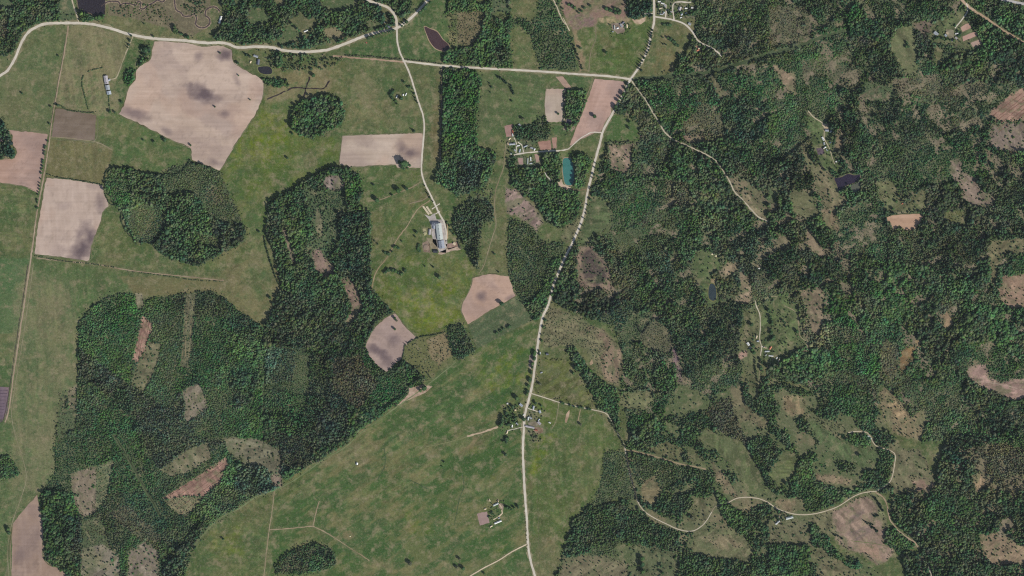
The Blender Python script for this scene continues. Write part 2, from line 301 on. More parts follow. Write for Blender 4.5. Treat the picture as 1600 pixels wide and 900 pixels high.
# woods ---------------------------------------------------------------------------
WOODS = [None]
def wood(label, cat='woodland', name='woodland'): WOODS.append((name, label, cat)); return len(WOODS) - 1
w = wood('dark mixed wood inside the road bend at the top left corner'); F('0,0 110,0 116,15 122,33 95,34 60,38 38,50 28,68 20,85 10,88 0,80', 'mix', w, 0.6); F('90,0 110,0 116,15 122,33 95,34', 'few', w); F('0,0 40,0 20,15 0,12', 'few', w); F('15,28 0,50 0,70 12,60', 'brown', w); F('124,15 135,20 150,27 165,22 160,30 124,33', 'dec', w, .5)
w = wood('narrow strip of dark trees beside the pink field at the left edge'); F('0,160 5,185 14,210 22,220 16,228 24,240 22,246 10,245 0,262 0,225 -5,200', 'dark', w, .5)
w = wood('scattered riverside trees and bushes along the winding stream'); F('172,12 200,20 215,25 235,18 262,22 268,28 235,30 205,28 180,22', 'few', w, .6); F('168,12 205,4 250,8 268,20 262,40 225,30 190,26', 'few', w, .6, dn=.25, h=3); F('280,10 300,5 318,20 300,30', 'few', w, .6, dn=.25, h=3); F('272,35 278,52 300,60 285,58 270,50', 'dec', w, .6); F('285,0 330,0 320,20 290,15', 'few', w, dn=.4)
w = wood('leafy riverside woodland around the small green glade north of the main road')
F('335,0 615,0 620,25 617,38 560,55 520,70 490,75 480,76 450,76 425,70 400,68 345,64 332,62 345,45 350,22', 'mix', w, .5, op=.60); F('335,0 400,0 405,10 420,12 420,40 428,45 425,60 410,70 345,64 332,62 348,45 352,20', 'mix', w, .5)
G('335,0 615,0 617,38 520,70 450,76 332,62', (92, 94, 66), 4, .6, .8)
for p in ['390,10 415,14 424,32 415,38 388,38', '445,40 462,38 468,52 460,70 430,72 428,68 440,60', '500,0 560,0 560,12 520,20 505,12', '575,30 605,40 585,50 570,42', '630,30 650,12 655,18 635,35', '368,0 382,0 380,8 368,10', '503,48 520,40 540,52 536,60 515,62']: F(p, 'none', 0, .3); G(p, (78, 92, 60), 3, .4)
G('508,45 530,40 545,55 530,62 505,60', (136, 122, 96), 5, .9, .8); F('420,45 345,55 345,62 420,66', 'mix', w, .4); F('400,75 415,76 420,90 412,95', 'few', w); F('425,80 540,92 535,100 500,110 412,110', 'few', w, dn=.3, h=9); F('432,80 442,82 440,105 432,104', 'dec', w, .5); F('410,122 450,125 452,135 430,137 412,130', 'dec', w, .3, h=10)
F('620,0 660,0 640,20 628,26 615,18', 'mix', w, .5)
w = wood('rounded dark copse standing alone right of the largest ploughed field'); F('460,165 475,157 500,150 510,146 530,155 538,175 536,192 515,205 490,215 470,212 458,200 455,180', 'dec', w, .6, h=17)
w = wood('clump of bushes on the left edge of the largest ploughed field'); F('212,99 224,92 234,90 222,102 213,105', 'dec', w, .3, h=8); F('195,118 200,108 211,110 210,125 203,133 195,130', 'bright', w, .4, h=10); F('222,72 232,71 236,80 230,88 221,84', 'dark', w, .3, h=11); F('330,118 335,120 332,124', 'few', w)
w = wood('L-shaped mixed wood below the largest ploughed field')
F('170,265 200,262 228,272 250,273 275,272 297,255 310,255 340,268 350,290 370,325 385,365 378,380 340,400 310,415 275,408 250,395 235,380 215,378 198,360 190,335 180,320 165,300 163,285', 'mix', w, .15, h=12)
F('262,262 298,255 342,268 370,325 380,352 335,345 318,320 302,300 262,305 255,285', 'low', w, .3); F('205,325 225,318 262,330 268,360 248,380 215,378 200,358', 'low', w, .3); F('168,266 200,263 205,320 180,320 164,295', 'bright', w, .3, h=6); F('330,352 372,350 380,375 355,385 335,365', 'dark', w, .4); F('262,310 300,305 320,345 340,390 310,412 275,405 245,380 262,350', 'mix', w, .4, h=16); F('305,360 345,372 345,390 320,385', 'low', w, .4)
G('325,290 345,295 350,315 335,320 320,305', (106, 98, 74), 6, 1, .8); G('215,325 262,335 255,365 215,370', (92, 92, 60), 6, 1, .8)
w = wood('irregular wood with bare brown clearings left of the farm track')
F('420,320 450,300 480,280 520,262 545,262 562,280 567,300 560,320 575,330 580,350 580,400 578,450 590,462 605,478 615,488 600,497 583,512 572,535 570,545 580,562 600,580 630,562 645,575 665,592 640,615 600,645 570,665 545,690 500,718 445,750 440,740 438,700 410,700 410,512 430,480 440,440 430,400 415,360', 'mix', w, .12, h=13)
F('475,290 505,300 540,290 545,340 530,380 500,420 480,400 490,360 470,320', 'few', w, .4, dn=.35); F('512,302 535,302 532,345 515,345', 'low', w, .3, dn=.8, h=2); F('418,325 480,310 488,350 480,380 460,400 430,360', 'dec', w, .4, h=13); F('530,335 578,330 580,400 578,450 540,440 530,400', 'dark', w, .5, h=14)
F('505,280 515,272 535,276 540,290 530,298 510,295', 'brown', w, .3, dn=.4, h=3); F('545,275 562,272 566,300 550,310 540,295', 'bright', w, .3)
F('590,470 560,470 548,500 560,540', 'mix', w, .4); F('405,540 480,545 485,610 480,650 410,650', 'young', w, .4); F('480,595 540,580 545,680 500,700 440,740 440,690 478,660', 'con', w, .6, h=13); F('415,545 430,540 480,555 460,595 415,600', 'teal', w, .4)
F('462,550 485,555 482,620 460,615', 'low', w, .2); F('560,510 580,560 600,582 640,577 655,590 600,640 555,600', 'bright', w, .5, h=7)
F('520,560 560,555 590,600 560,640 520,610', 'brown', w, .8, dn=.9, h=9)
w = wood('large plantation of rectangular stands and strips in the lower left')
F('122,520 125,500 145,480 165,462 185,458 210,458 215,470 225,470 260,462 300,457 330,455 345,462 365,480 385,500 412,512 410,700 440,705 440,760 430,768 400,775 370,795 335,815 305,850 270,900 105,900 70,885 68,820 62,780 75,755 85,740 85,700 92,640 98,610 118,640 122,560', 'young', w, .12, h=6)
F('122,520 145,480 185,458 212,460 215,530 200,600 150,580 122,560', 'bright', w, .3, h=7); F('125,545 200,600 240,625 260,640 310,580 312,600 325,640 300,680 350,690 330,710 250,735 225,700 200,650 160,610 125,585', 'con', w, .3, h=11); F('345,462 410,512 410,600 380,620 350,590', 'young', w, .4, h=8)
F('92,612 105,610 100,640 118,640 118,670 90,690', 'scrub', w, .4); F('68,770 100,755 112,790 118,830 130,870 105,900 75,880 68,820', 'mix', w, .5, h=12); F('95,800 130,810 125,860 105,860', 'con', w, .6, h=15); F('345,640 410,600 410,700 350,680', 'bright', w, .5, h=7); F('355,585 405,580 400,620 370,640', 'dark', w, .8, h=12)
F('170,800 200,790 250,835 250,860 225,850', 'brown', w, .4, h=4); F('130,815 155,808 172,850 180,870 150,880 130,865', 'scrub', w, .5, dn=.6); F('370,730 385,715 410,720 440,760 400,775 365,765', 'con', w, .5, h=13); F('360,765 370,770 310,820 295,815 300,800 350,765', 'dec', w, .2, h=8); F('305,825 325,805 310,850 285,880 262,900 255,890', 'dark', w, .3, h=14)
for p, c, k in [('222,492 240,507 232,530 223,552 215,567 207,562 212,540 218,515', (158, 118, 100), 'none'), ('232,533 252,538 245,570 230,605 222,612 205,602 210,580 222,558', (114, 104, 76), 'few'),
    ('290,460 308,458 303,500 300,540 293,575 282,572 287,520', (112, 104, 78), 'scrub'), ('300,602 312,598 320,620 325,637 310,648 292,660 288,650 290,630 285,612', (136, 118, 98), 'few'),
    ('252,778 280,762 320,737 352,713 357,725 350,735 345,755 330,765 318,775 290,775 262,780', (160, 118, 100), 'none'), ('256,782 290,776 315,778 300,800 282,806 268,795', (122, 112, 82), 'scrub'),
    ('110,740 150,728 152,780 150,800 130,808 118,790 112,765', (132, 112, 92), 'few'), ('150,728 180,718 172,750 168,775 150,800', (104, 106, 76), 'scrub'),
    ('250,735 290,705 325,690 330,715 300,735 270,745', (126, 112, 86), 'few'), ('350,683 405,685 440,705 440,760 412,728 380,725 355,705', (118, 108, 84), 'few'), ('422,740 440,745 442,762 425,758', (128, 106, 90), 'few'),
    ('128,858 160,850 186,868 192,900 125,900', (134, 118, 98), 'few'), ('200,862 228,846 248,862 252,900 200,900', (138, 118, 100), 'few'), ('212,458 222,458 226,478 218,485 212,475', (142, 126, 100), 'none'), ('106,612 120,600 121,640 108,640', (142, 124, 98), 'few'),
    ('533,437 545,432 562,455 567,480 555,500 540,505 550,480', (140, 110, 94), 'few'), ('487,392 500,388 505,400 522,415 522,428 508,434 492,420', (146, 116, 100), 'few'), ('440,355 447,355 455,385 465,412 458,415 450,390', (132, 112, 94), 'none'), ('505,280 515,273 535,277 540,290 528,298 508,294', (140, 118, 106), 'few'), ('495,325 502,335 505,365 497,375 493,350', (124, 112, 86), 'few')]:
    c = (c[0] * .94, c[1] * 1.0, c[2] * 1.03); F(p, k, 0, .1, floor=False); G(p, c, 2, .1); brash(p, c, .1)
w = wood('small copse cut by the left edge near the bottom'); F('0,705 14,712 30,738 28,745 0,765', 'young', w, .3, h=9)
w = wood('oval copse standing alone in the meadow at the bottom'); F('430,885 440,870 465,855 490,848 515,855 527,870 523,885 500,892 470,897 432,897', 'young', w, .2, h=9); F('435,880 470,856 490,860 480,890 440,894', 'brown', w, .4, dn=.95, h=8)
w = wood('long upright strip of dense forest left of the turquoise pond hamlet'); F('695,107 745,110 753,125 748,150 745,190 742,225 760,235 775,240 770,265 760,290 735,300 715,310 705,298 680,285 683,260 690,250 691,110', 'dec', w, .3, h=13); F('692,108 745,110 745,225 700,225', 'bright', w, .3, h=12); F('712,250 755,250 750,290 715,290', 'con', w, .6, h=14)
w = wood('dark wedge of trees right of the big livestock barn'); F('715,325 735,310 760,305 772,330 770,345 755,350 748,380 748,420 740,410 728,385 708,360 705,345', 'dark', w, .3, h=15); F('732,300 770,295 775,310 740,315', 'brown', w, .6, dn=.5)
w = wood('young green plantation between the brown strip and the main road'); F('795,340 825,350 840,362 850,380 880,378 885,395 870,430 862,460 850,490 835,500 820,480 808,460 795,430 792,390', 'low', w, .2, h=5); F('858,410 885,398 870,430 862,460 850,492 836,500 822,478 845,455', 'dec', w, .4, h=11)
w = wood('dense wood between the hamlet and the main road'); F('795,250 812,243 830,252 850,245 862,245 876,262 872,280 882,292 905,298 908,325 895,345 880,355 872,355 860,352 848,335 830,310 812,300 800,290', 'dec', w, .4, h=12); F('893,243 912,240 925,250 915,280 905,300 896,290 899,262', 'dec', w, .3, h=13); F('832,195 845,180 855,182 862,200 858,215 845,220 836,215', 'low', w, .3, h=7); F('803,198 828,195 838,215 836,228 815,228 806,215', 'mix', w, .5, h=11); F('850,235 875,240 878,262 855,270', 'dec', w, .4); F('775,225 795,215 800,245 790,255 775,245', 'few', w); F('785,205 798,200 798,216 788,216', 'none')
w = wood('small wood beside the white ploughed plot near the crossroads'); F('885,140 918,143 915,165 907,190 895,200 884,207 883,170', 'dec', w, .4, h=11); G('883,190 900,195 895,206 880,202', (140, 124, 108), 2, .4)
w = wood('framed wood around a boggy brown clearing near the top centre'); F('693,30 700,10 705,0 790,0 800,30 798,60 800,107 745,106 693,98 698,70 706,68 700,45', 'scrub', w, .4, dn=.5, h=4); F('693,30 700,10 705,0 790,0 800,30 798,60 800,107 745,106 693,98 698,70 706,68 700,45', 'dec', w, .4, h=11, op=.54); F('700,78 745,72 765,80 795,90 800,107 745,106 693,98', 'dec', w, .4, h=12); F('745,20 762,30 758,70 740,80', 'dec', w, .5, h=12); F('712,20 757,18 752,50 738,75 715,70', 'scrub', w, .5, dn=.5); G('712,20 757,18 752,50 738,75 715,70', (108, 100, 74), 5, .8); F('758,0 790,0 795,20 770,25', 'few', w); F('765,80 780,60 795,75 798,100 765,95', 'mix', w, .6); F('694,28 704,28 702,60 694,55', 'few', w)
w = wood('striped young forest beside the pink track at the top'); F('843,0 865,0 878,30 893,60 897,85 901,108 845,108 835,80 828,55 812,40 800,42 800,30 812,26 830,36 840,22', 'young', w, .4, h=5, dn=.72)
w = wood('dark wood tucked behind the junction at the top'); F('978,0 1021,0 1019,26 995,28 982,26', 'dark', w, .4, h=15)
w = wood('square dark spruce plot touching the small brown field'); F('700,510 720,503 735,530 743,548 720,562 709,557 697,530', 'young', w, .03, h=8, dn=1); z_ = region('700,510 720,503 735,530 743,548 720,562 709,557 697,530', 1, .03); q_ = z_[1] > .5; tint[z_[0]][q_] = (60, 92, 58); rad[z_[0]][q_] = 2.6
F('632,540 655,528 695,515 708,556 675,590 650,575 630,560', 'scrub', w, .3, dn=.22); G('632,540 655,528 695,515 708,556 675,590 650,575 630,560', (96, 98, 62), 3, .3); G('670,530 697,518 706,556 685,570 672,555', (128, 112, 86), 4, 1, .8)
w = wood('thin belt of bushes along the east side meadow hedge'); F('885,530 900,545 920,575 945,598 965,610 968,640 967,672 958,665 950,648 935,640 925,615 905,575 885,548', 'dec', w, .5, h=9); F('855,480 875,490 890,520 885,535 860,530 848,520', 'scrub', w, .5, dn=.3)

F('806,243 848,243 850,261 838,263 806,262', 'few', 0, .3, dn=.12, h=3); F('820,626 852,640 850,656 822,657', 'few', 0, .3, dn=.22, h=4); F('785,632 813,628 812,672 785,674', 'few', 0, .3, dn=.25, h=5); F('828,672 850,676 846,692 826,690', 'few', 0, .4, dn=.3, h=3)
F('1026,2 1100,0 1098,26 1060,30 1026,24', 'few', 0, .3, dn=.28, h=4); F('790,216 840,222 840,238 790,240', 'few', 0, .3, dn=.22, h=4); F('950,36 985,34 982,56 955,56', 'few', 0, .3, dn=.22, h=4); F('760,780 786,782 784,815 764,812', 'few', 0, .3, dn=.2, h=3); F('1160,530 1215,536 1220,566 1165,560', 'few', 0, .3, dn=.2, h=4)
G('1026,2 1100,0 1098,26 1060,30 1026,24', (112, 108, 94), 3, .4, .7, fineA, (.42, .58)); G('820,640 860,642 862,690 825,690', (128, 118, 100), 4, .5, .6, fineA, (.45, .6)); G('785,205 845,215 845,262 790,258', (116, 108, 92), 4, .5, .5, fineA, (.48, .6))
G('655,375 672,372 676,395 660,398', (140, 126, 102), 4, .5, .6, fineA, (.4, .6)); G('690,360 722,378 722,392 690,398', (138, 124, 104), 5, .5, .7, fineA, (.4, .6)); G('1440,40 1500,45 1500,68 1445,70', (116, 108, 88), 4, .5, .6, fineA, (.45, .6))
# eastern forest
w = wood('huge uneven forest covering the right side of the land', 'forest', 'forest')
EF = '990,128 1030,122 1055,110 1060,98 1058,85 1075,80 1085,45 1090,0 1600,0 1600,675 1470,690 1440,690 1400,620 1380,600 1370,615 1375,650 1320,650 1290,620 1250,600 1200,590 1190,480 1160,490 1155,530 1160,570 1160,610 1110,620 1060,600 1040,640 1020,680 985,690 970,610 975,560 960,510 900,488 866,472 870,445 885,405 905,372 925,372 955,360 958,335 940,308 925,305 940,250 950,222 1000,220 1000,195 980,180 960,176 975,145'
F(EF, 'mix', w, .5, h=13)
# varied stands inside it
for p, k, h in [('1265,10 1345,5 1340,45 1290,60 1265,55', 'bright', 14), ('1130,50 1160,48 1172,65 1170,85 1150,92 1130,75', 'con', 17), ('1200,10 1265,12 1268,65 1205,72', 'brown', 4), ('1000,130 1080,125 1130,165 1125,200 1075,205 1040,200 1020,170', 'bright', 10),
    ('985,135 1010,150 1015,178 990,185 968,172', 'dec', 13), ('1050,125 1100,120 1105,170 1060,170', 'young', 7), ('1100,160 1135,180 1130,215 1080,225 1065,195', 'brown', 6), ('1130,160 1175,150 1200,200 1180,225 1130,220', 'dark', 15), ('1130,115 1185,105 1195,150 1150,155', 'bright', 11),
    ('930,275 965,272 985,280 1010,310 1020,330 1000,350 975,350 945,300', 'dec', 12), ('955,370 1010,350 1050,370 1030,400 975,395', 'low', 6), ('1005,395 1045,392 1052,425 1015,430', 'teal', 9), ('1055,240 1110,258 1135,285 1130,330 1090,330 1060,290', 'dec', 12), ('1040,280 1075,285 1080,320 1040,325', 'brown', 9),
    ('1135,370 1200,350 1200,440 1150,440', 'con', 13), ('1180,245 1240,230 1260,260 1235,290 1200,285', 'dark', 15), ('1200,105 1225,130 1245,165 1240,220 1200,215', 'dec', 14), ('1250,155 1330,160 1340,200 1300,195 1262,170', 'mix', 12), ('1290,70 1330,60 1380,80 1390,120 1340,130 1300,110', 'mix', 11),
    ('1280,90 1345,110 1340,145 1300,130', 'brown', 5), ('1250,95 1290,90 1290,120 1255,120', 'brown', 5), ('1390,130 1460,115 1520,100 1560,110 1540,150 1480,150 1400,150', 'brown', 7), ('1330,180 1400,165 1480,190 1530,220 1450,240 1370,220', 'dark', 13), ('1325,375 1400,365 1425,400 1420,450 1330,450', 'dec', 14), ('1430,360 1500,330 1545,370 1545,445 1450,450', 'mix', 15),
    ('1560,390 1600,380 1600,420 1575,445 1560,420', 'dec', 10), ('1290,455 1420,455 1425,510 1380,540 1290,510', 'bright', 13), ('1255,505 1330,510 1330,540 1260,545', 'brown', 8), ('1350,460 1420,460 1430,520 1370,530', 'dec', 11), ('1300,540 1370,530 1375,580 1300,590', 'bright', 10), ('1260,540 1345,570 1360,630 1310,600 1260,570', 'dec', 9),
    ('1380,530 1405,540 1400,590 1385,600 1375,560', 'brown', 7), ('1490,470 1560,480 1590,540 1560,570 1500,540', 'dec', 14), ('1460,540 1510,560 1520,600 1500,640 1450,620 1440,570', 'mix', 14), ('1540,640 1600,635 1600,680 1550,680', 'dark', 15), ('1100,470 1150,490 1155,560 1100,560', 'mix', 12),
    ('1030,565 1060,560 1062,640 1050,680 1025,690 1022,620', 'bright', 13), ('975,540 1020,545 1022,600 1000,612 975,600', 'mix', 8), ('905,455 975,465 1000,490 960,510 905,488', 'dark', 13), ('985,492 1020,485 1025,510 1000,535 980,540 970,515', 'low', 4), ('1000,520 1025,500 1050,520 1055,550 1030,550 1005,540', 'brown', 3.5),
    ('1350,125 1400,135 1395,160 1350,160', 'scrub', 4), ('1480,0 1500,0 1510,20 1490,40 1470,38 1440,28', 'mix', 11), ('1515,20 1600,70 1600,10 1560,8', 'dec', 13), ('1335,0 1440,0 1440,30 1345,45', 'mix', 10), ('1200,290 1215,300 1212,330 1203,330', 'scrub', 3)]:
    F(p, k, w, .8, h=h)
def stands(M, n, seed, xr, hs, wp=.9, amp=.13):
    sr = np.random.default_rng(seed); sx_ = X[M] + warpx[M] * wp; sy_ = Y[M] + warpy[M] * wp; best = np.full(sx_.shape, 1e9); cell = np.zeros(sx_.shape, int)
    for q in range(n):
        a_, b_ = sr.uniform(*xr), sr.uniform(-50, 960); dd_ = (sx_ - a_) ** 2 + (sy_ - b_) ** 2 * 1.3; u_ = dd_ < best; best[u_] = dd_[u_]; cell[u_] = q
    hgt[M] *= sr.choice(hs, n)[cell]; kt = sr.normal(0, 1, (n, 1))[cell]; kg = sr.choice([0, 0, 0, 1, 1, 2, 3], n)[cell]; t_ = tint[M] * (1 + amp * kt)
    t_[kg == 1] = t_[kg == 1] * .72 + np.array([102, 102, 82]) * .28; t_[kg == 2] = t_[kg == 2] * .65 + np.array([66, 108, 58]) * .35; t_[kg == 3] = t_[kg == 3] * .7 + np.array([60, 84, 76]) * .3; tint[M] = t_; rad[M] *= sr.choice([.85, 1, 1, 1.25], n)[cell]
stands((wid > 0) & (X < 780) & (Y > 250), 90, 78, (-60, 800), [.7, .9, 1.0, 1.15], .3, .12)
# noise of gaps, height and tone in the eastern forest
E = wid == w
n1 = fbm(X, Y, 16, 501, 4); n2 = fbm(X, Y, 38, 521, 4); n3 = fbm(X, Y, 22, 541, 4); nd = np.where(fbm(X, Y, 90, 571, 2) > .5, fbm(X, Y, 14, 561, 4, rot=1.0, stretch=1.8), fbm(X, Y, 12, 565, 4, rot=-.5, stretch=1.6))
stands(E, 210, 77, (820, 1690), [.42, .7, 1.0, 1.05, 1.3])
hgt[E] *= (0.42 + .80 * n2[E]); dens[E] *= np.clip(1.9 - 1.7 * n1[E], .25, 1)
g_ = E & (nd > .635) ; dens[g_] *= .75; hgt[g_] *= .4; rad[g_] *= .85; col[g_] = np.array([92, 95, 70]) * (.75 + .45 * fineA[g_])[:, None]
g_ = E & (nd > .70) ; dens[g_] *= .5; rad[g_] *= .8; col[g_] = np.array([124, 114, 94]) * (.75 + .4 * fineA[g_])[:, None]
for p in ['1190,270 1320,290 1330,460 1290,460 1180,360', '1280,85 1400,90 1400,160 1290,150', '1380,130 1560,100 1540,200 1400,180', '1060,590 1200,590 1180,690 1060,680', '1530,190 1600,190 1600,300 1540,300', '1210,440 1300,440 1290,540 1230,560']:
    z_, a_, _ = region(p, 6, 1.2); q_ = np.zeros(X.shape, bool); q_[z_] = a_ > .5; g_ = E & q_ & (BRN[0][1] > .62); dens[g_] *= .65; hgt[g_] *= .4; rad[g_] *= .7; tint[g_] = np.array([104, 98, 78]); col[g_] = np.array([114, 106, 86]) * (.8 + .4 * fineA[g_])[:, None]
g_ = E & (n3 > .60); tint[g_] = tint[g_] * .45 + np.array([112, 108, 84]) * .55; hgt[g_] *= .7
g_ = E & (n3 < .40); tint[g_] = tint[g_] * .8 + np.array([50, 82, 42]) * .2; hgt[g_] *= 1.12

# southern mosaic of pasture and copses
w = wood('patchwork of copses and scrub around the lower right pastures', 'woodland', 'woodland')
MOS = '975,690 1020,680 1040,640 1060,600 1110,620 1160,600 1200,590 1290,620 1320,650 1375,650 1400,690 1400,770 1340,772 1280,800 1290,860 1340,870 1440,900 850,900 890,830 940,790 985,780'
G(MOS, (92, 97, 68), 5, .5); G(MOS, (120, 108, 84), 5, .8, .7, midA, (.52, .62)); G(MOS, (76, 90, 56), 5, .8, .7, bigA, (.47, .6))
F(MOS, 'mix', w, .5, h=9, dn=.0)
mm = (wid == w); n4 = fbm(X, Y, 30, 601, 5)
mk = mm & (n4 > .53); dens[mk] = .85; hgt[mk] = 9; mk = mm & (n4 > .47) & (n4 <= .53); dens[mk] = .35; hgt[mk] = 4.5; mk = mm & (n4 <= .47); dens[mk] = .03; hgt[mk] = 5
for p, k, h in [('945,705 978,705 985,740 992,780 965,775 940,792 915,805 928,780 940,745', 'low', 3), ('988,690 1030,680 1060,695 1045,705 1010,710 985,702', 'mix', 8), ('985,712 1040,722 1078,735 1070,748 1040,762 1005,765 990,745', 'low', 4),
    ('1010,790 1030,775 1060,772 1085,765 1095,740 1105,730 1120,740 1112,770 1085,790 1070,800 1050,812 1020,800', 'mix', 9), ('895,812 920,792 960,785 1000,800 1035,825 1062,830 1060,860 1045,880 1020,850 985,842 955,850 905,868 875,882 885,850', 'mix', 9),
    ('925,855 965,845 960,870 935,890 915,880', 'low', 3), ('1118,765 1150,795 1178,815 1165,835 1140,822 1122,795', 'dec', 11), ('1060,875 1100,868 1130,880 1180,870 1200,880 1200,900 1055,900', 'mix', 11), ('1200,855 1265,850 1262,900 1200,900', 'dec', 11),
    ('1160,610 1200,600 1220,640 1200,665 1170,650', 'mix', 9), ('1100,640 1140,620 1160,670 1180,700 1150,690 1120,670', 'brown', 6), ('1165,690 1200,680 1230,715 1210,770 1185,750 1170,720', 'mix', 10), ('1240,720 1270,718 1270,745 1290,760 1330,765 1362,755 1365,765 1340,768 1300,790 1265,800 1255,780 1240,775 1232,755', 'dec', 8),
    ('1265,815 1285,820 1300,850 1320,875 1350,885 1340,890 1300,880 1270,850', 'dec', 9), ('1372,700 1395,715 1392,740 1370,758 1345,750 1350,735 1370,735', 'mix', 9), ('1325,680 1355,675 1365,690 1350,702 1328,698', 'dec', 8), ('1200,790 1190,800 1205,805', 'dec', 8),
    ('1320,600 1360,610 1372,650 1360,665 1330,655', 'dec', 9), ('1250,640 1310,660 1330,675 1300,678 1265,665', 'scrub', 4), ('1410,860 1425,862 1450,880 1440,900 1420,900 1412,880', 'dark', 13)]:
    F(p, k, w, .7, h=h)
w = wood('dense dark forest block in the lower right corner', 'forest', 'forest')
F('1395,775 1440,765 1460,755 1475,690 1600,675 1600,900 1440,900 1436,858 1425,840 1405,825 1392,800', 'mix', w, .5, h=13); F('1475,680 1540,680 1545,730 1500,740 1478,730', 'dark', w, .6, h=14); F('1380,825 1400,825 1425,845 1432,855 1405,865 1385,850', 'dec', w, .4, h=8); F('1440,780 1500,775 1540,800 1530,860 1480,865 1450,830', 'dec', w, .5, h=12)
F('1510,700 1560,690 1600,720 1600,760 1550,770', 'brown', w, .7, h=8)
E2 = wid == w; hgt[E2] *= (0.6 + .85 * n2[E2]); g_ = E2 & (nd > .60); dens[g_] *= .25; col[g_] = (112, 104, 82); g_ = E2 & (n3 > .58); tint[g_] = tint[g_] * .5 + np.array([108, 104, 80]) * .5
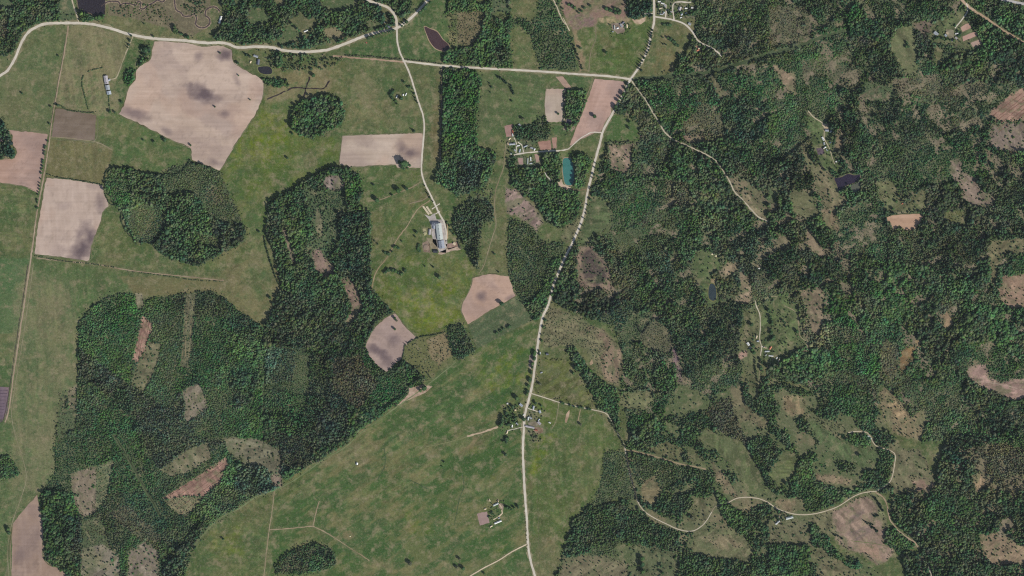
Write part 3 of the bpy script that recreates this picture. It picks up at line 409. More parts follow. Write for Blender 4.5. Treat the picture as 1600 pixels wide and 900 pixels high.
# clearings in the east
BR = (134, 114, 96)
for p, c, k in [('950,225 990,225 985,245 990,255 975,272 960,268 952,250', (140, 120, 104), 'few'), ('925,308 950,313 957,335 955,355 940,366 925,372 910,387 902,380 913,350 920,325', (80, 92, 60), 'none'),
    ('885,352 903,340 908,337 900,360 888,380 878,375 880,360', (100, 100, 72), 'none'), ('790,293 812,300 830,320 849,345 840,361 822,345 803,335 790,330', (140, 120, 110), 'few'),
    ('903,385 925,385 945,408 956,430 958,450 903,450 902,410', (128, 108, 94), 'few'), ('1085,395 1105,392 1125,400 1128,420 1112,428 1115,445 1128,470 1110,480 1096,450 1085,430 1080,410', (82, 96, 60), 'few'),
    ('1132,415 1145,410 1152,420 1140,430 1130,432', (150, 132, 106), 'none'), ('1158,425 1174,430 1172,475 1152,478 1155,455', (136, 120, 98), 'few'), ('1147,278 1170,283 1190,300 1202,330 1202,345 1182,338 1165,320 1148,300', (122, 112, 88), 'few'),
    ('860,478 880,485 900,490 925,508 950,520 970,545 972,570 965,602 950,595 930,570 920,550 905,540 880,540 850,545 848,520 852,495', (112, 108, 80), 'scrub'), ('918,512 945,518 970,545 972,575 965,602 945,590 938,560 950,545', (130, 112, 92), 'few'),
    ('848,555 865,560 890,560 900,575 912,600 925,625 930,636 900,633 850,620 832,612 838,580', (92, 98, 54), 'none'), ('1048,538 1055,540 1062,560 1066,600 1058,590 1050,560', (116, 96, 98), 'none'), ('970,615 1020,610 1022,625 1010,640 985,640 970,630', (102, 104, 72), 'few'),
    ('1160,485 1178,478 1188,500 1188,545 1192,580 1182,625 1170,615 1165,585 1157,560 1155,535 1165,515', (98, 101, 70), 'few'), ('1190,478 1205,465 1225,462 1250,485 1248,515 1260,535 1240,555 1215,570 1195,575 1188,540', (86, 99, 62), 'few'),
    ('1250,455 1288,450 1285,490 1280,525 1268,518 1262,490', (122, 108, 88), 'few'), ('1560,450 1600,440 1600,475 1580,482 1563,470', (144, 120, 100), 'few'), ('1472,490 1485,482 1491,500 1485,515 1475,510', (134, 114, 90), 'none'),
    ('1408,545 1427,540 1428,558 1418,570 1408,587 1403,575', (120, 98, 68), 'none'), ('1428,530 1445,530 1440,545 1430,540', (142, 122, 92), 'none'), ('1512,575 1540,570 1545,590 1565,600 1582,592 1600,582 1600,622 1580,625 1555,615 1530,600 1515,590', (150, 124, 112), 'none'),
    ('1374,613 1385,605 1400,620 1415,640 1425,650 1440,640 1448,655 1440,685 1402,680 1380,655', (122, 110, 84), 'few'), ('1380,615 1395,620 1420,655 1410,665 1390,640', (146, 126, 96), 'few'), ('1390,690 1412,700 1440,705 1465,755 1440,766 1400,770 1388,752 1398,725', (108, 104, 78), 'few'), ('1420,745 1445,745 1465,762 1435,768', (146, 122, 104), 'none'),
    ('1515,745 1530,738 1545,760 1525,768', (150, 128, 100), 'few'), ('1530,835 1560,830 1590,850 1600,870 1575,885 1545,878 1535,860', (132, 114, 92), 'few'), ('1565,808 1578,805 1585,820 1570,835 1558,838', (118, 108, 90), 'none'), ('1545,178 1570,155 1595,140 1600,140 1600,186 1560,190', (150, 120, 104), 'none'),
    ('1550,195 1600,188 1600,238 1560,235 1545,215', (124, 110, 98), 'few'), ('1205,100 1220,108 1242,112 1244,150 1232,147 1220,125', (138, 120, 98), 'none'), ('1400,42 1430,40 1432,70 1433,115 1420,120 1412,108 1400,95 1390,70', (102, 106, 74), 'none'), ('1460,70 1472,75 1475,95 1462,102 1457,85', (102, 104, 70), 'none'),
    ('1425,35 1455,32 1460,50 1440,52 1432,45', (110, 96, 84), 'few'), ('1455,40 1500,15 1512,18 1512,35 1535,68 1540,72 1515,82 1505,90 1495,70 1450,66', (88, 97, 64), 'few'), ('1263,180 1285,193 1300,205 1300,240 1320,262 1308,270 1285,262 1275,235 1265,215', (82, 96, 60), 'few'), ('1303,207 1318,218 1320,232 1300,240 1305,222', (120, 106, 84), 'none'),
    ('1108,108 1112,110 1124,130 1132,150 1127,152 1112,130', (110, 106, 80), 'none'), ('1062,208 1085,213 1113,218 1110,222 1080,221 1065,215', (138, 112, 98), 'none'), ('1254,230 1262,232 1275,258 1288,262 1302,275 1310,300 1322,312 1305,325 1312,355 1302,352 1280,310 1270,275 1258,252', (118, 110, 84), 'few'),
    ('1233,302 1240,295 1260,298 1275,315 1280,330 1275,342 1255,340 1238,332', (106, 106, 76), 'none'), ('1285,330 1300,320 1310,345 1310,362 1290,355', (128, 112, 88), 'few'), ('1368,285 1395,283 1400,295 1415,320 1440,295 1450,310 1446,326 1420,332 1385,330 1375,310', (104, 106, 74), 'few'),
    ('1485,253 1500,250 1505,270 1520,275 1530,290 1552,308 1553,320 1530,325 1510,320 1500,295 1488,275', (130, 114, 100), 'few'), ('1540,232 1548,235 1552,252 1545,256', (136, 120, 98), 'none'), ('1523,235 1529,235 1527,268 1523,262', (130, 112, 94), 'none'), ('1545,375 1600,365 1600,400 1570,395 1560,420 1555,448 1548,440', (112, 106, 78), 'few'),
    ('1570,430 1600,428 1600,450 1560,452', (142, 118, 98), 'none'), ('1258,355 1268,360 1290,400 1285,406 1262,385', (136, 120, 98), 'few'), ('1475,330 1515,330 1510,355 1485,350', (96, 98, 62), 'scrub'), ('1215,365 1232,370 1235,385 1215,392', (112, 104, 82), 'none'), ('1345,470 1352,475 1350,490', (90, 92, 62), 'few'),
    ('1070,700 1085,700 1100,720 1110,735 1080,725', (84, 90, 60), 'none'), ('1100,670 1160,690 1190,740 1200,775 1170,775 1150,740 1120,705 1085,690', (90, 98, 64), 'none'), ('1110,720 1130,740 1155,780 1140,775 1120,750', (122, 110, 86), 'few'), ('1010,700 1045,690 1068,702 1060,720 1030,712', (94, 95, 64), 'few'),
    ('1005,750 1025,745 1033,770 1020,790 1005,785 1000,770', (116, 106, 78), 'none'), ('1080,775 1115,778 1118,795 1100,815 1070,812 1085,795', (100, 100, 72), 'few'), ('1085,825 1150,828 1180,860 1170,880 1110,870 1080,865', (100, 102, 72), 'none'), ('1095,840 1140,835 1165,855 1130,860', (122, 112, 86), 'none'),
    ('1160,785 1172,790 1170,798 1150,796', (116, 106, 80), 'none'), ('1205,785 1235,778 1255,782 1262,795 1240,801 1212,794', (128, 114, 88), 'none'), ('1272,742 1300,740 1330,750 1325,758 1295,757 1275,750', (132, 116, 92), 'none'), ('1265,655 1320,690 1370,705 1380,715 1350,730 1310,720 1280,690 1265,670', (82, 96, 62), 'none'),
    ('1200,740 1225,700 1250,715 1235,750 1215,765', (92, 100, 62), 'none'), ('1225,620 1245,618 1262,628 1255,645 1235,650 1225,640', (132, 116, 88), 'none'), ('1140,620 1200,655 1195,670 1150,650', (110, 104, 78), 'few'), ('1200,810 1262,812 1270,850 1200,850', (104, 102, 76), 'few'),
    ('1275,845 1300,870 1340,890 1310,900 1275,890', (104, 100, 74), 'few'), ('985,850 1060,862 1050,900 985,900', (90, 97, 68), 'few'), ('880,870 940,868 980,880 980,900 860,900', (110, 104, 80), 'few'),
    ('1287,803 1310,795 1335,778 1355,776 1378,790 1388,825 1382,850 1400,860 1385,880 1370,882 1345,865 1320,855 1305,840 1300,820', (138, 118, 102), 'none'), ('1355,772 1366,770 1378,790 1388,820 1380,825 1372,790', (110, 112, 80), 'none'), ('1262,808 1300,800 1305,840 1285,835', (108, 106, 78), 'few'),
    ('1145,170 1162,180 1150,175', (80, 90, 60), 'none')]:
    F(p, k, 0, .95, floor=False); G(p, c, 6, 1.0); brash(p, c, .8)
G('1310,815 1345,800 1360,820 1380,850 1340,850 1325,835', (98, 86, 84), 8, 1.2, .6, diag, (.42, .6)); G('1340,850 1370,850 1378,878 1350,865', (154, 126, 106), 4, .6, .7)
G('1140,540 1158,540 1168,550 1160,560 1154,555', (150, 128, 112), 2, .2, .0); G('1154,553 1165,548 1168,556 1158,562 1153,560', (158, 130, 114), 2, .2)

G('908,395 925,390 942,410 950,438 935,446 915,440', (76, 66, 62), 6, .8, .9); G('928,432 940,430 944,442 932,444', (60, 66, 50), 3, .5, .9)
# ------------------------------------------------------------------ roads, tracks, lanes (map polylines, width)
GR = (196, 187, 170); TR = (160, 142, 118); PK = (158, 134, 116); GL = (76, 90, 60); TN = (142, 128, 104)
ROADS = [
 ('gravel_road', 'pale gravel road curving across the top', 4.0, GR, '-80,190 -30,140 0,118 12,110 24,90 32,70 42,53 55,43 72,37 95,36 120,36 145,38 175,45 200,53 240,60 285,63 320,67 350,67 372,74 400,73 425,74 445,79 475,81 510,78 540,68 570,56 600,48 620,44 640,30 660,10 672,-3 720,-50'),
 ('gravel_road', '', 3.6, GR, '620,46 619,30 613,18 603,10 590,6 570,-2 540,-20'),
 ('gravel_road', '', 2.5, GR, '620,44 621,65 625,82 632,97 640,115 648,140 655,163 661,180 663,200 661,225 659,250 659,270 664,287 672,303 680,320 687,335 693,345 697,360 697,375'),
 ('gravel_road', '', 3.0, GR, '629,95 660,99 700,103 760,107 800,109 850,112 905,116 950,119 987,124'),
 ('gravel_road', '', 3.0, GR, '985,124 995,110 1005,93 1013,75 1017,55 1022,35 1022,25 1022,0 1023,-40'),
 ('gravel_road', '', 3.4, GR, '986,122 975,145 960,172 950,190 942,205 937,225 930,250 923,280 918,300 913,330 905,355 895,378 885,398 875,420 865,445 857,475 848,495 843,520 840,540 836,570 832,600 826,625 820,650 818,680 817,700 818,730 820,770 823,810 825,850 829,875 837,905 850,960'),
 ('gravel_road', '', 2.4, GR, '1022,26 1035,28 1052,31 1070,38 1082,50 1090,63 1103,71 1117,78 1128,88'),
 ('village_lane', '', 1.8, GR, '1040,28 1041,8 1038,7'), ('village_lane', '', 2.0, GR, '1053,31 1053,5 1080,4'), ('village_lane', '', 1.3, GR, '1003,22 1020,21'),
 ('dirt_track', '', 1.9, (178, 168, 146), '987,126 995,138 1008,155 1018,172 1030,192 1040,208 1055,220 1070,226 1090,235 1110,245 1122,255 1132,270 1140,283 1148,300 1160,312 1172,325 1184,338 1200,346'),
 ('forest_lane', '', 5.0, (72, 84, 58), '991,123 1030,121 1080,117 1120,110 1160,98 1200,85 1240,75 1280,60 1320,48'),
 ('gravel_road', '', 4.0, (176, 172, 168), '1530,-20 1560,-3 1580,2 1600,6 1650,14'), ('dirt_track', '', 3.4, (170, 146, 122), '1495,-10 1508,5 1520,15 1540,28 1560,42 1580,55 1600,66 1640,90'), ('dirt_track', '', 1.6, GR, '1510,5 1512,17 1503,31 1492,44'),
 ('dirt_track', '', 2.0, (156, 138, 116), '107,40 103,65 98,95 92,125 88,150 84,170 80,195 77,222 72,255 66,290 58,330 52,375 48,405 42,445 38,475 33,505 28,540 22,580 18,610 14,640 8,660'), ('field_path', '', .9, (134, 128, 100), '52,412 46,460 40,500 34,540 24,600 18,645 24,680 35,715 41,745 34,775 18,820 12,860 14,900'),
 ('field_path', '', 1.4, (160, 150, 122), '208,56 200,75 192,95 186,112 181,122 172,124'), ('dirt_track', '', 1.8, (180, 166, 142), '110,-10 116,12 123,34'),
 ('dirt_track', '', 1.6, (146, 130, 102), '672,313 655,325 645,338 635,355 622,372 610,393 603,405 592,418 585,432 581,450'), ('dirt_track', '', 1.4, (138, 124, 98), '657,284 645,292 628,299 605,308 590,313 575,314'),
 ('dirt_track', '', 1.3, (134, 124, 98), '790,225 787,260 780,280 774,300 773,330 775,352 768,375 762,395 756,415 748,428'),
 ('farm_drive', '', 2.2, GR, '803,242 830,238 860,236 876,235 888,233'), ('farm_drive', '', 1.8, GR, '806,240 807,225 803,215'), ('farm_drive', '', 1.4, GR, '818,238 815,226 809,222'), ('farm_drive', '', 1.6, GR, '942,207 925,207 912,213 900,222 888,233'), ('farm_drive', '', 1.2, (200, 196, 184), '851,269 855,276 861,282'),
 ('farm_drive', '', 1.2, (140, 120, 96), '884,293 900,297 918,296'),
 ('gravel_road', '', 1.5, (182, 172, 150), '828,614 850,621 875,629 900,635 925,640 945,645 952,652 960,668 968,682 975,695 978,710 983,735 990,760 995,780 1005,797 1020,808 1040,818 1060,827 1080,830 1095,823 1105,812 1112,800'),
 ('dirt_track', '', 2.0, (146, 130, 102), '975,702 1000,707 1030,715 1060,724 1085,729 1103,733'),
 ('gravel_road', '', 1.5, (182, 170, 146), '1137,786 1150,779 1165,777 1185,779 1200,785 1215,795 1240,803 1262,804 1285,800 1310,791 1330,778 1345,771 1362,768 1368,768 1385,758 1393,748 1397,730 1399,712 1393,705 1378,700 1367,695 1360,682 1355,676 1340,674 1325,676'),
 ('dirt_track', '', 1.8, (158, 138, 114), '1368,769 1380,777 1386,790 1390,810 1400,825 1415,838 1430,848 1435,857'), ('forest_lane', '', 1.4, (150, 140, 116), '1112,800 1117,792 1125,789 1137,786'), ('dirt_track', '', 1.8, (176, 166, 148), '1450,880 1456,902'),
 ('gravel_road', '', 1.8, (196, 180, 152), '720,910 735,900 755,888 780,875 800,862 824,850'), ('dirt_track', '', 2.6, (176, 156, 130), '778,667 755,675 730,682'), ('field_path', '', 1.2, (120, 122, 84), '730,682 700,691 665,698'),
 ('farm_drive', '', 1.4, (180, 170, 148), '1180,470 1182,480 1187,490 1188,510 1187,530 1190,542 1188,556'), ('field_path', '', 1.0, (134, 130, 100), '1188,560 1186,590 1182,622'), ('field_path', '', 1.1, (140, 132, 100), '1183,480 1194,468 1205,463 1215,464'),
 ('farm_drive', '', 1.4, GR, '1189,541 1197,543'), ('field_path', '', 1.0, (146, 132, 106), '1225,478 1235,482 1245,490 1248,505 1250,525 1262,534'),
 ('farm_drive', '', 1.3, (180, 166, 140), '1263,173 1270,182 1282,190 1292,196'), ('farm_drive', '', 1.0, (176, 162, 136), '1284,191 1288,200 1288,216 1296,232 1300,245 1304,256'),
 ('drain_line', '', 1.6, (140, 128, 100), '429,765 425,800 421,825 416,865 412,905'), ('drain_line', '', 1.5, (150, 134, 108), '421,828 450,826 489,822'), ('drain_line', '', 1.5, (150, 134, 108), '489,822 494,800 499,783'), ('drain_line', '', 2.0, (142, 128, 100), '489,822 510,833 540,852 560,865 577,876'),
 ('field_path', '', 1.6, (112, 122, 84), '270,905 300,857 330,822 350,806 370,797 400,777 430,766 460,750 500,722 540,698 560,680 600,650 640,622 672,598 712,566'),
 ('dirt_track', '', 2.6, (160, 136, 114), '520,87 550,90 590,93 632,97'), ('field_path', '', 1.4, (150, 128, 108), '1255,455 1262,452'),
 ('field_path', '', 1.2, (128, 118, 92), '20,820 16,860 18,900'), ('dirt_track', '', 1.6, (140, 124, 102), '57,403 100,408 150,413 200,422 250,428 300,433 350,438'),
 ('field_path', '', 1.3, (134, 124, 98), '80,214 110,216 150,222 175,234'), ('field_path', '', 1.0, (136, 130, 100), '873,630 871,645 868,660 862,670'), ('field_path', '', 1.0, (150, 132, 104), '907,640 903,658'),
 ('farm_drive', '', 1.0, GR, '818,667 792,673'), ('farm_drive', '', 1.0, GR, '825,638 840,643'), ('farm_drive', '', 1.6, (196, 178, 150), '784,797 785,802 778,808 771,812'), ('farm_drive', '', 1.4, GR, '687,318 675,327'), ('farm_drive', '', 1.4, GR, '687,330 679,335'),
 ('dirt_track', '', 1.4, (132, 118, 96), '672,303 662,312 640,318'), ('field_path', '', 1.0, (124, 112, 88), '925,130 900,190'), ('field_path', '', 1.2, (132, 122, 98), '930,40 931,60 923,82 920,112'),
 ('dirt_track', '', 1.6, (180, 166, 142), '865,0 872,15 878,30 884,38'), ('farm_drive', '', 1.2, (190, 176, 150), '880,28 890,48'),
]
XF = X.ravel(); YF = Y.ravel()
ROADCURVES = []
for (nm, lb, wd, c, s) in ROADS:
    P = catmull(pts(s), 4.0); ROADCURVES.append((nm, wd, c, P))
    keep = 0.7 if nm in ('field_path', 'drain_line', 'forest_lane') else 1.4
    i0, i1 = P[:, 1].min() - 12, P[:, 1].max() + 12; j0, j1 = P[:, 0].min() - 12, P[:, 0].max() + 12
    ys = slice(max(0, int((i0 - gy[0]) / PX)), max(0, int((i1 - gy[0]) / PX))); xs = slice(max(0, int((j0 - gx[0]) / PX)), max(0, int((j1 - gx[0]) / PX)))
    Xs, Ys = X[ys, xs], Y[ys, xs]
    if Xs.size == 0: continue
    dm = np.full(Xs.shape, 1e9)
    for k in range(len(P) - 1):
        (x0, y0), (x1, y1) = P[k], P[k + 1]; dx, dy = x1 - x0, y1 - y0; L = dx * dx + dy * dy + 1e-9
        t = np.clip(((Xs - x0) * dx + (Ys - y0) * dy) / L, 0, 1); dm = np.minimum(dm, np.hypot(Xs - x0 - t * dx, Ys - y0 - t * dy))
    dens[ys, xs][dm < wd * .5 + keep] = 0
    a = sstep(wd * .5 + 3.5, wd * .5 + .5, dm)[..., None] * (.45 if nm == 'gravel_road' else .25)
    col[ys, xs] = col[ys, xs] * (1 - a) + np.array([118, 112, 84]) * a

# ------------------------------------------------------------------ the ground sheet
cg = lin(np.clip(col, 0, 255)).reshape(-1, 3)
V = np.zeros((Hn * Wn, 3)); V[:, 0] = WX(XF); V[:, 1] = WY(YF)
idx = np.arange(Hn * Wn).reshape(Hn, Wn)
Fq = np.stack([idx[1:, :-1].ravel(), idx[1:, 1:].ravel(), idx[:-1, 1:].ravel(), idx[:-1, :-1].ravel()], 1)
# outer apron of the same sheet, reaching the horizon
ring = np.concatenate([idx[0, :], idx[1:, -1], idx[-1, -2::-1], idx[-2:0:-1, 0]])
Vr = V[ring].copy(); m_ = np.maximum(np.abs(Vr[:, 0]) / np.abs(V[:, 0]).max(), np.abs(Vr[:, 1]) / np.abs(V[:, 1]).max())[:, None]
Vr = Vr / m_ * 15.0; n0 = len(V); nr = len(ring)
Fr = np.stack([ring, np.roll(ring, -1), n0 + np.roll(np.arange(nr), -1), n0 + np.arange(nr)], 1)
me = mesh_np('ground', np.concatenate([V, Vr]), np.concatenate([Fq, Fr]), M_ground, True, np.concatenate([cg, np.zeros((nr, 3)) + lin((84, 92, 62))]))
tag(link(bpy.data.objects.new('ground', me)), 'green and brown meadow ground under everything', 'ground', kind='structure')

# ------------------------------------------------------------------ sheets: ploughed fields, ponds, yards
def sheet(name, poly, z, mt, colfun, step=2.2, smooth=False):
    P = [ext(p) for p in (pts(poly) if isinstance(poly, str) else poly)]
    if smooth: P = [tuple(q) for q in catmull(P, 1.5, True)]
    else:
        Q = []
        for i in range(len(P)):
            a, b = np.array(P[i]), np.array(P[(i + 1) % len(P)]); k = max(1, int(np.linalg.norm(b - a) / 4))
            nrm = np.array([-(b - a)[1], (b - a)[0]]) / (np.linalg.norm(b - a) + 1e-6)
            for j in range(k): Q.append(tuple(a + (b - a) * j / k + (nrm * rng.normal(0, .28) if j else 0)))
        P = Q
    A = np.array(P); ins = []
    xx, yy = np.meshgrid(np.arange(A[:, 0].min(), A[:, 0].max(), step), np.arange(A[:, 1].min(), A[:, 1].max(), step))
    sd = sdist(P, xx, yy); ok = sd > step * .45; ins = np.stack([xx[ok], yy[ok]], 1)
    allp = [Vector(p) for p in P] + [Vector(p) for p in ins]
    v2, e, f, *_ = delaunay_2d_cdt(allp, [(i, (i + 1) % len(P)) for i in range(len(P))], [list(range(len(P)))], 1, 1e-4)
    v2 = np.array([tuple(q) for q in v2]); f = [t if True else t for t in f]
    Fz = []
    for t in f:
        a, b, c = [v2[k] for k in t[:3]]
        cr = (b[0] - a[0]) * (c[1] - a[1]) - (b[1] - a[1]) * (c[0] - a[0])
        Fz.append(t[:3] if cr < 0 else t[:3][::-1])
    VV = np.stack([WX(v2[:, 0]), WY(v2[:, 1]), np.full(len(v2), z)], 1)
    cc = lin(np.clip(colfun(v2[:, 0], v2[:, 1]), 0, 255))
    me = mesh_np(name, VV, Fz, mt, False, cc)
    return link(bpy.data.objects.new(name, me))
def soil(base, spots=(), rot=0.0, amp=1.0, seed=0, rows=0.0):
    base = np.array(base, float) * .955
    def f(x, y):
        n = fbm(x, y, 40, 700 + seed, 4)[:, None] - .5; m = fbm(x, y, 4, 730 + seed, 3, rot=rot, stretch=10)[:, None] - .5; dl = np.abs(fbm(x, y, 30, 735 + seed, 4) - .5)[:, None]
        q = sstep(.50, .72, fbm(x, y, 34, 790 + seed, 4, rot=.5, stretch=1.6))[:, None]; c = base + amp * (n * 30 + m * 26); c = c * (1 - .40 * q * amp) + np.array([148, 128, 122]) * .36 * q * amp
        c = c * (1 - .09 * amp * sstep(.022, .0, dl))
        p = sstep(.55, .72, fbm(x, y, 55, 760 + seed, 3))[:, None]; c = c * (1 - .22 * p) + np.array([176, 140, 118]) * .22 * p
        if rows: c = c + (np.sin((-x * math.sin(rot) + y * math.cos(rot)) * 2.6) * 1.6)[:, None]
        for (sx, sy, rx, ry, an, o) in spots:
            ca, sa = math.cos(an), math.sin(an); u = (x - sx) * ca + (y - sy) * sa; v = -(x - sx) * sa + (y - sy) * ca
            rr = np.hypot(u / rx, v / ry) + (fbm(x, y, 11, 790 + seed, 4) - .5) * 1.3
            a = (np.clip(1.45 - rr, 0, 1.2) / 1.2 * o * 1.15)[:, None].clip(0, 1); c = c * (1 - a) + np.array([98, 84, 85]) * a
        return c
    return f
FM = {}
def field_mat(rot):
    k = round(rot, 1)
    if k in FM: return FM[k]
    m = tone_mat('ploughed_soil', [(60, .95, 1.05, None), (9, .95, 1.05, None)]); nt = m.node_tree; b = nt.nodes['Principled BSDF']; src = b.inputs['Base Color'].links[0].from_socket
    tc = nt.nodes.new('ShaderNodeTexCoord'); mp = nt.nodes.new('ShaderNodeMapping'); mp.inputs['Rotation'].default_value = (0, 0, rot); mp.inputs['Scale'].default_value = (.004, .16, 1)
    n = nt.nodes.new('ShaderNodeTexNoise'); n.inputs['Scale'].default_value = 1; n.inputs['Detail'].default_value = 3; r = nt.nodes.new('ShaderNodeMapRange'); r.inputs['From Min'].default_value = .3; r.inputs['From Max'].default_value = .7; r.inputs['To Min'].default_value = .94; r.inputs['To Max'].default_value = 1.05
    v = nt.nodes.new('ShaderNodeVectorMath'); v.operation = 'SCALE'
    nt.links.new(tc.outputs['Object'], mp.inputs[0]); nt.links.new(mp.outputs[0], n.inputs['Vector']); nt.links.new(n.outputs['Fac'], r.inputs['Value']); nt.links.new(src, v.inputs[0]); nt.links.new(r.outputs[0], v.inputs['Scale']); nt.links.new(v.outputs[0], b.inputs['Base Color'])
    FM[k] = m; return m
MARG = []
FIELDS = [
 ('largest pale ploughed field with purple damp patches', (190, 168, 150), '241,64 285,66 320,72 345,71 362,78 365,97 385,110 400,118 412,127 411,150 400,178 385,200 370,222 357,245 343,267 330,261 300,250 298,232 270,220 230,200 205,188 186,178 193,165 197,150 202,135 211,125 213,110 222,100 235,92 237,78',
   ((318, 148, 24, 10, .3, .85), (310, 140, 14, 10, 0, .5), (352, 86, 12, 9, 0, .75), (310, 88, 7, 7, 0, .4), (210, 178, 20, 9, .35, .55), (350, 178, 9, 6, 0, .5), (260, 205, 10, 6, .5, .4), (338, 255, 12, 6, .4, .4), (370, 125, 10, 4, 1.2, .3)), .05, .35),
 ('reddish field against the left edge', (172, 143, 127), '12,203 40,205 75,210 70,240 66,270 60,302 40,292 0,272 0,262 22,246 26,238 18,222 20,212', (), .1, .5), ('pink sliver of field at the left edge', (172, 143, 127), '0,214 4,216 6,222 0,226', (), 0, 0),
 ('pale field with a dark lower corner', (186, 165, 149), '72,277 105,280 160,289 162,300 168,315 170,322 160,332 158,345 150,365 143,385 139,408 100,402 54,397 58,360 66,310', ((128, 388, 26, 14, -.9, .85), (135, 360, 14, 12, 1.2, .6), (158, 318, 8, 14, 0, .45), (100, 322, 10, 6, 0, .25)), 1.5, .35),
 ('dull brown field below the track', (122, 107, 92), '87,168 115,173 150,180 148,220 120,219 81,214', (), .1, .5),
 ('pale strip field ending beside the road', (184, 165, 147), '535,212 660,208 662,222 658,262 620,262 618,258 545,261 541,258 530,258', ((640, 240, 15, 8, 0, .7), (628, 228, 10, 6, .6, .35)), 0, .4),
 ('small square tan plot', (180, 163, 145), '853,138 884,139 882,190 854,191 851,165', (), 1.5, .5), ('tall reddish field beside the crossroads', (180, 149, 133), '929,122 975,127 978,135 960,172 945,205 930,208 908,218 890,228 900,200 912,170 920,148', ((925, 180, 8, 6, 0, .15),), 1.9, .5),
 ('orange pink field above the village meadow', (184, 154, 134), '738,434 765,428 795,432 803,455 806,462 780,478 758,490 731,507 720,483 722,475 735,450', ((752, 463, 7, 9, 0, .6), (797, 466, 8, 4, -.4, .4), (775, 450, 10, 4, .4, .2)), 1.0, .4),
 ('kite shaped field between wood and meadow', (172, 150, 137), '618,489 630,505 640,517 650,527 640,537 632,540 630,552 627,562 617,570 604,581 590,572 576,555 571,540 583,515 600,498', ((588, 547, 16, 7, .3, .7), (600, 555, 18, 7, .7, .6), (615, 530, 8, 10, .6, .4), (602, 568, 8, 5, 0, .35)), .6, .4),
 ('pink sandy wedge by the north road', (166, 140, 122), '868,120 880,119 893,136 890,139 884,138 876,130', (), 0, 0), ('sandy pink field in an eastern clearing', (184, 152, 126), '1383,340 1400,335 1440,334 1443,340 1430,358 1415,360 1405,352 1397,360 1390,348', (), 0, .5),
 ('reddish garden field behind the hamlet', (170, 132, 116), '840,221 860,219 862,234 844,234', (), 0, .8), ('reddish garden strip beside it', (174, 138, 120), '862,215 870,214 870,232 863,233', (), 0, .8),
 ('garden bed', (180, 148, 132), '1500,43 1513,35 1519,43 1504,50', (), -.5, .8), ('garden bed', (176, 142, 126), '1503,57 1524,49 1529,55 1505,65', (), -.5, .8), ('garden bed', (184, 156, 136), '1515,67 1531,61 1535,68 1520,74', (), -.5, .8),
 ('brown stubble field in the bottom left corner', (162, 138, 120), '58,772 62,795 68,820 69,875 105,897 110,900 18,900 19,820 40,793', ((42, 850, 20, 40, 0, .3), (30, 870, 8, 12, 0, .25)), 1.5, .4), ('purple peaty plot at left edge', (108, 92, 100), '0,602 14,605 11,640 5,655 0,661', (), 1.5, .9),
 ('mauve kitchen garden beside the farmstead', (158, 134, 126), '745,803 761,799 765,817 750,821', (), 1.4, .9), ('hamlet garden bed', (160, 134, 124), '809,247 817,247 818,257 811,257', (), 0, .6), ('hamlet garden bed', (170, 142, 128), '835,241 841,241 843,252 838,254', (), 0, .6), ('hamlet courtyard plot', (160, 126, 118), '788,197 801,194 800,213 791,214', (), 0, .3),
]
for i, (lb, c, p, sp, rt, rw) in enumerate(FIELDS):
    o = sheet('ploughed_field', p, 0.12, field_mat(rt), soil(c, sp, rt, .8, i * 5, rw)); tag(o, None, None, kind='structure')
    dd = region(p, 1, 0); m = dd[1] > .5; dens[dd[0]][m] = 0
    if i < 18: MARG.append([ext(q) for q in pts(p)])
def const(c, a=6, seed=0):
    def f(x, y): return np.array(c, float) + (fbm(x, y, 5, 900 + seed, 3)[:, None] - .5) * a * 6 - sstep(.52, .62, fbm(x, y, 4, 950 + seed, 3))[:, None] * a * 2.2
    return f
M_yard = tone_mat('yard_gravel', [(12, .9, 1.08, None), (3, .9, 1.08, None)])
YARDS = [('663,335 672,338 679,333 682,343 693,343 698,348 699,380 697,395 686,394 684,388 676,378 673,350 670,343', (176, 168, 160)), ('686,394 700,388 718,384 720,390 705,392 690,398 684,397', (176, 156, 136)), ('694,345 699,348 700,372 696,378 695,360', (190, 168, 134)),
 ('660,380 668,376 672,382 672,395 662,394', (142, 124, 108)), ('661,357 666,357 667,366 663,369', (166, 158, 122)), ('872,283 878,280 880,288 892,293 892,298 884,296 872,291', (196, 174, 152)), ('666,371 682,374 684,390 674,388', (150, 138, 114)), ('696,382 714,378 716,385 700,390', (150, 126, 112)),
 ('639,606 662,601 676,604 664,614 645,622 620,634 638,616', (172, 150, 130)), ('836,667 848,669 849,675 841,679 833,673', (140, 122, 102)), ('824,661 838,658 842,664 829,667', (134, 126, 108)), ('827,555 835,551 836,572 829,577 826,572', (142, 128, 118)), ('781,786 788,788 786,798 779,792', (152, 138, 120)),
 ('884,648 890,640 889,650 885,661 883,660', (166, 142, 118)), ('921,567 925,561 927,568 923,571', (160, 138, 112)), ('1284,195 1294,193 1296,201 1289,203', (180, 160, 132)), ('1478,45 1490,47 1492,58 1484,60 1478,52', (130, 124, 102)), ('1275,232 1286,231 1288,240 1278,242', (96, 84, 90)), ('987,30 999,31 1008,26 1008,33 1001,38 992,36', (184, 162, 138)),
 ('1112,396 1116,396 1118,402 1122,402 1120,398', (130, 124, 88)), ('1110,436 1119,434 1120,450 1112,452', (146, 130, 100)), ('955,37 975,34 976,50 965,53 956,46', (140, 126, 112)), ('1086,72 1096,70 1096,82 1088,82', (150, 124, 104))]
for i, (p, c) in enumerate(YARDS):
    o = sheet('farm_yard' if i not in (8, 12) else 'sandy_bank', p, 0.16, M_yard, const(c, 8, i), 2.0); tag(o, None, None, kind='structure')
    dd = region(p, 1, 0); m = dd[1] > .5; dens[dd[0]][m] = 0
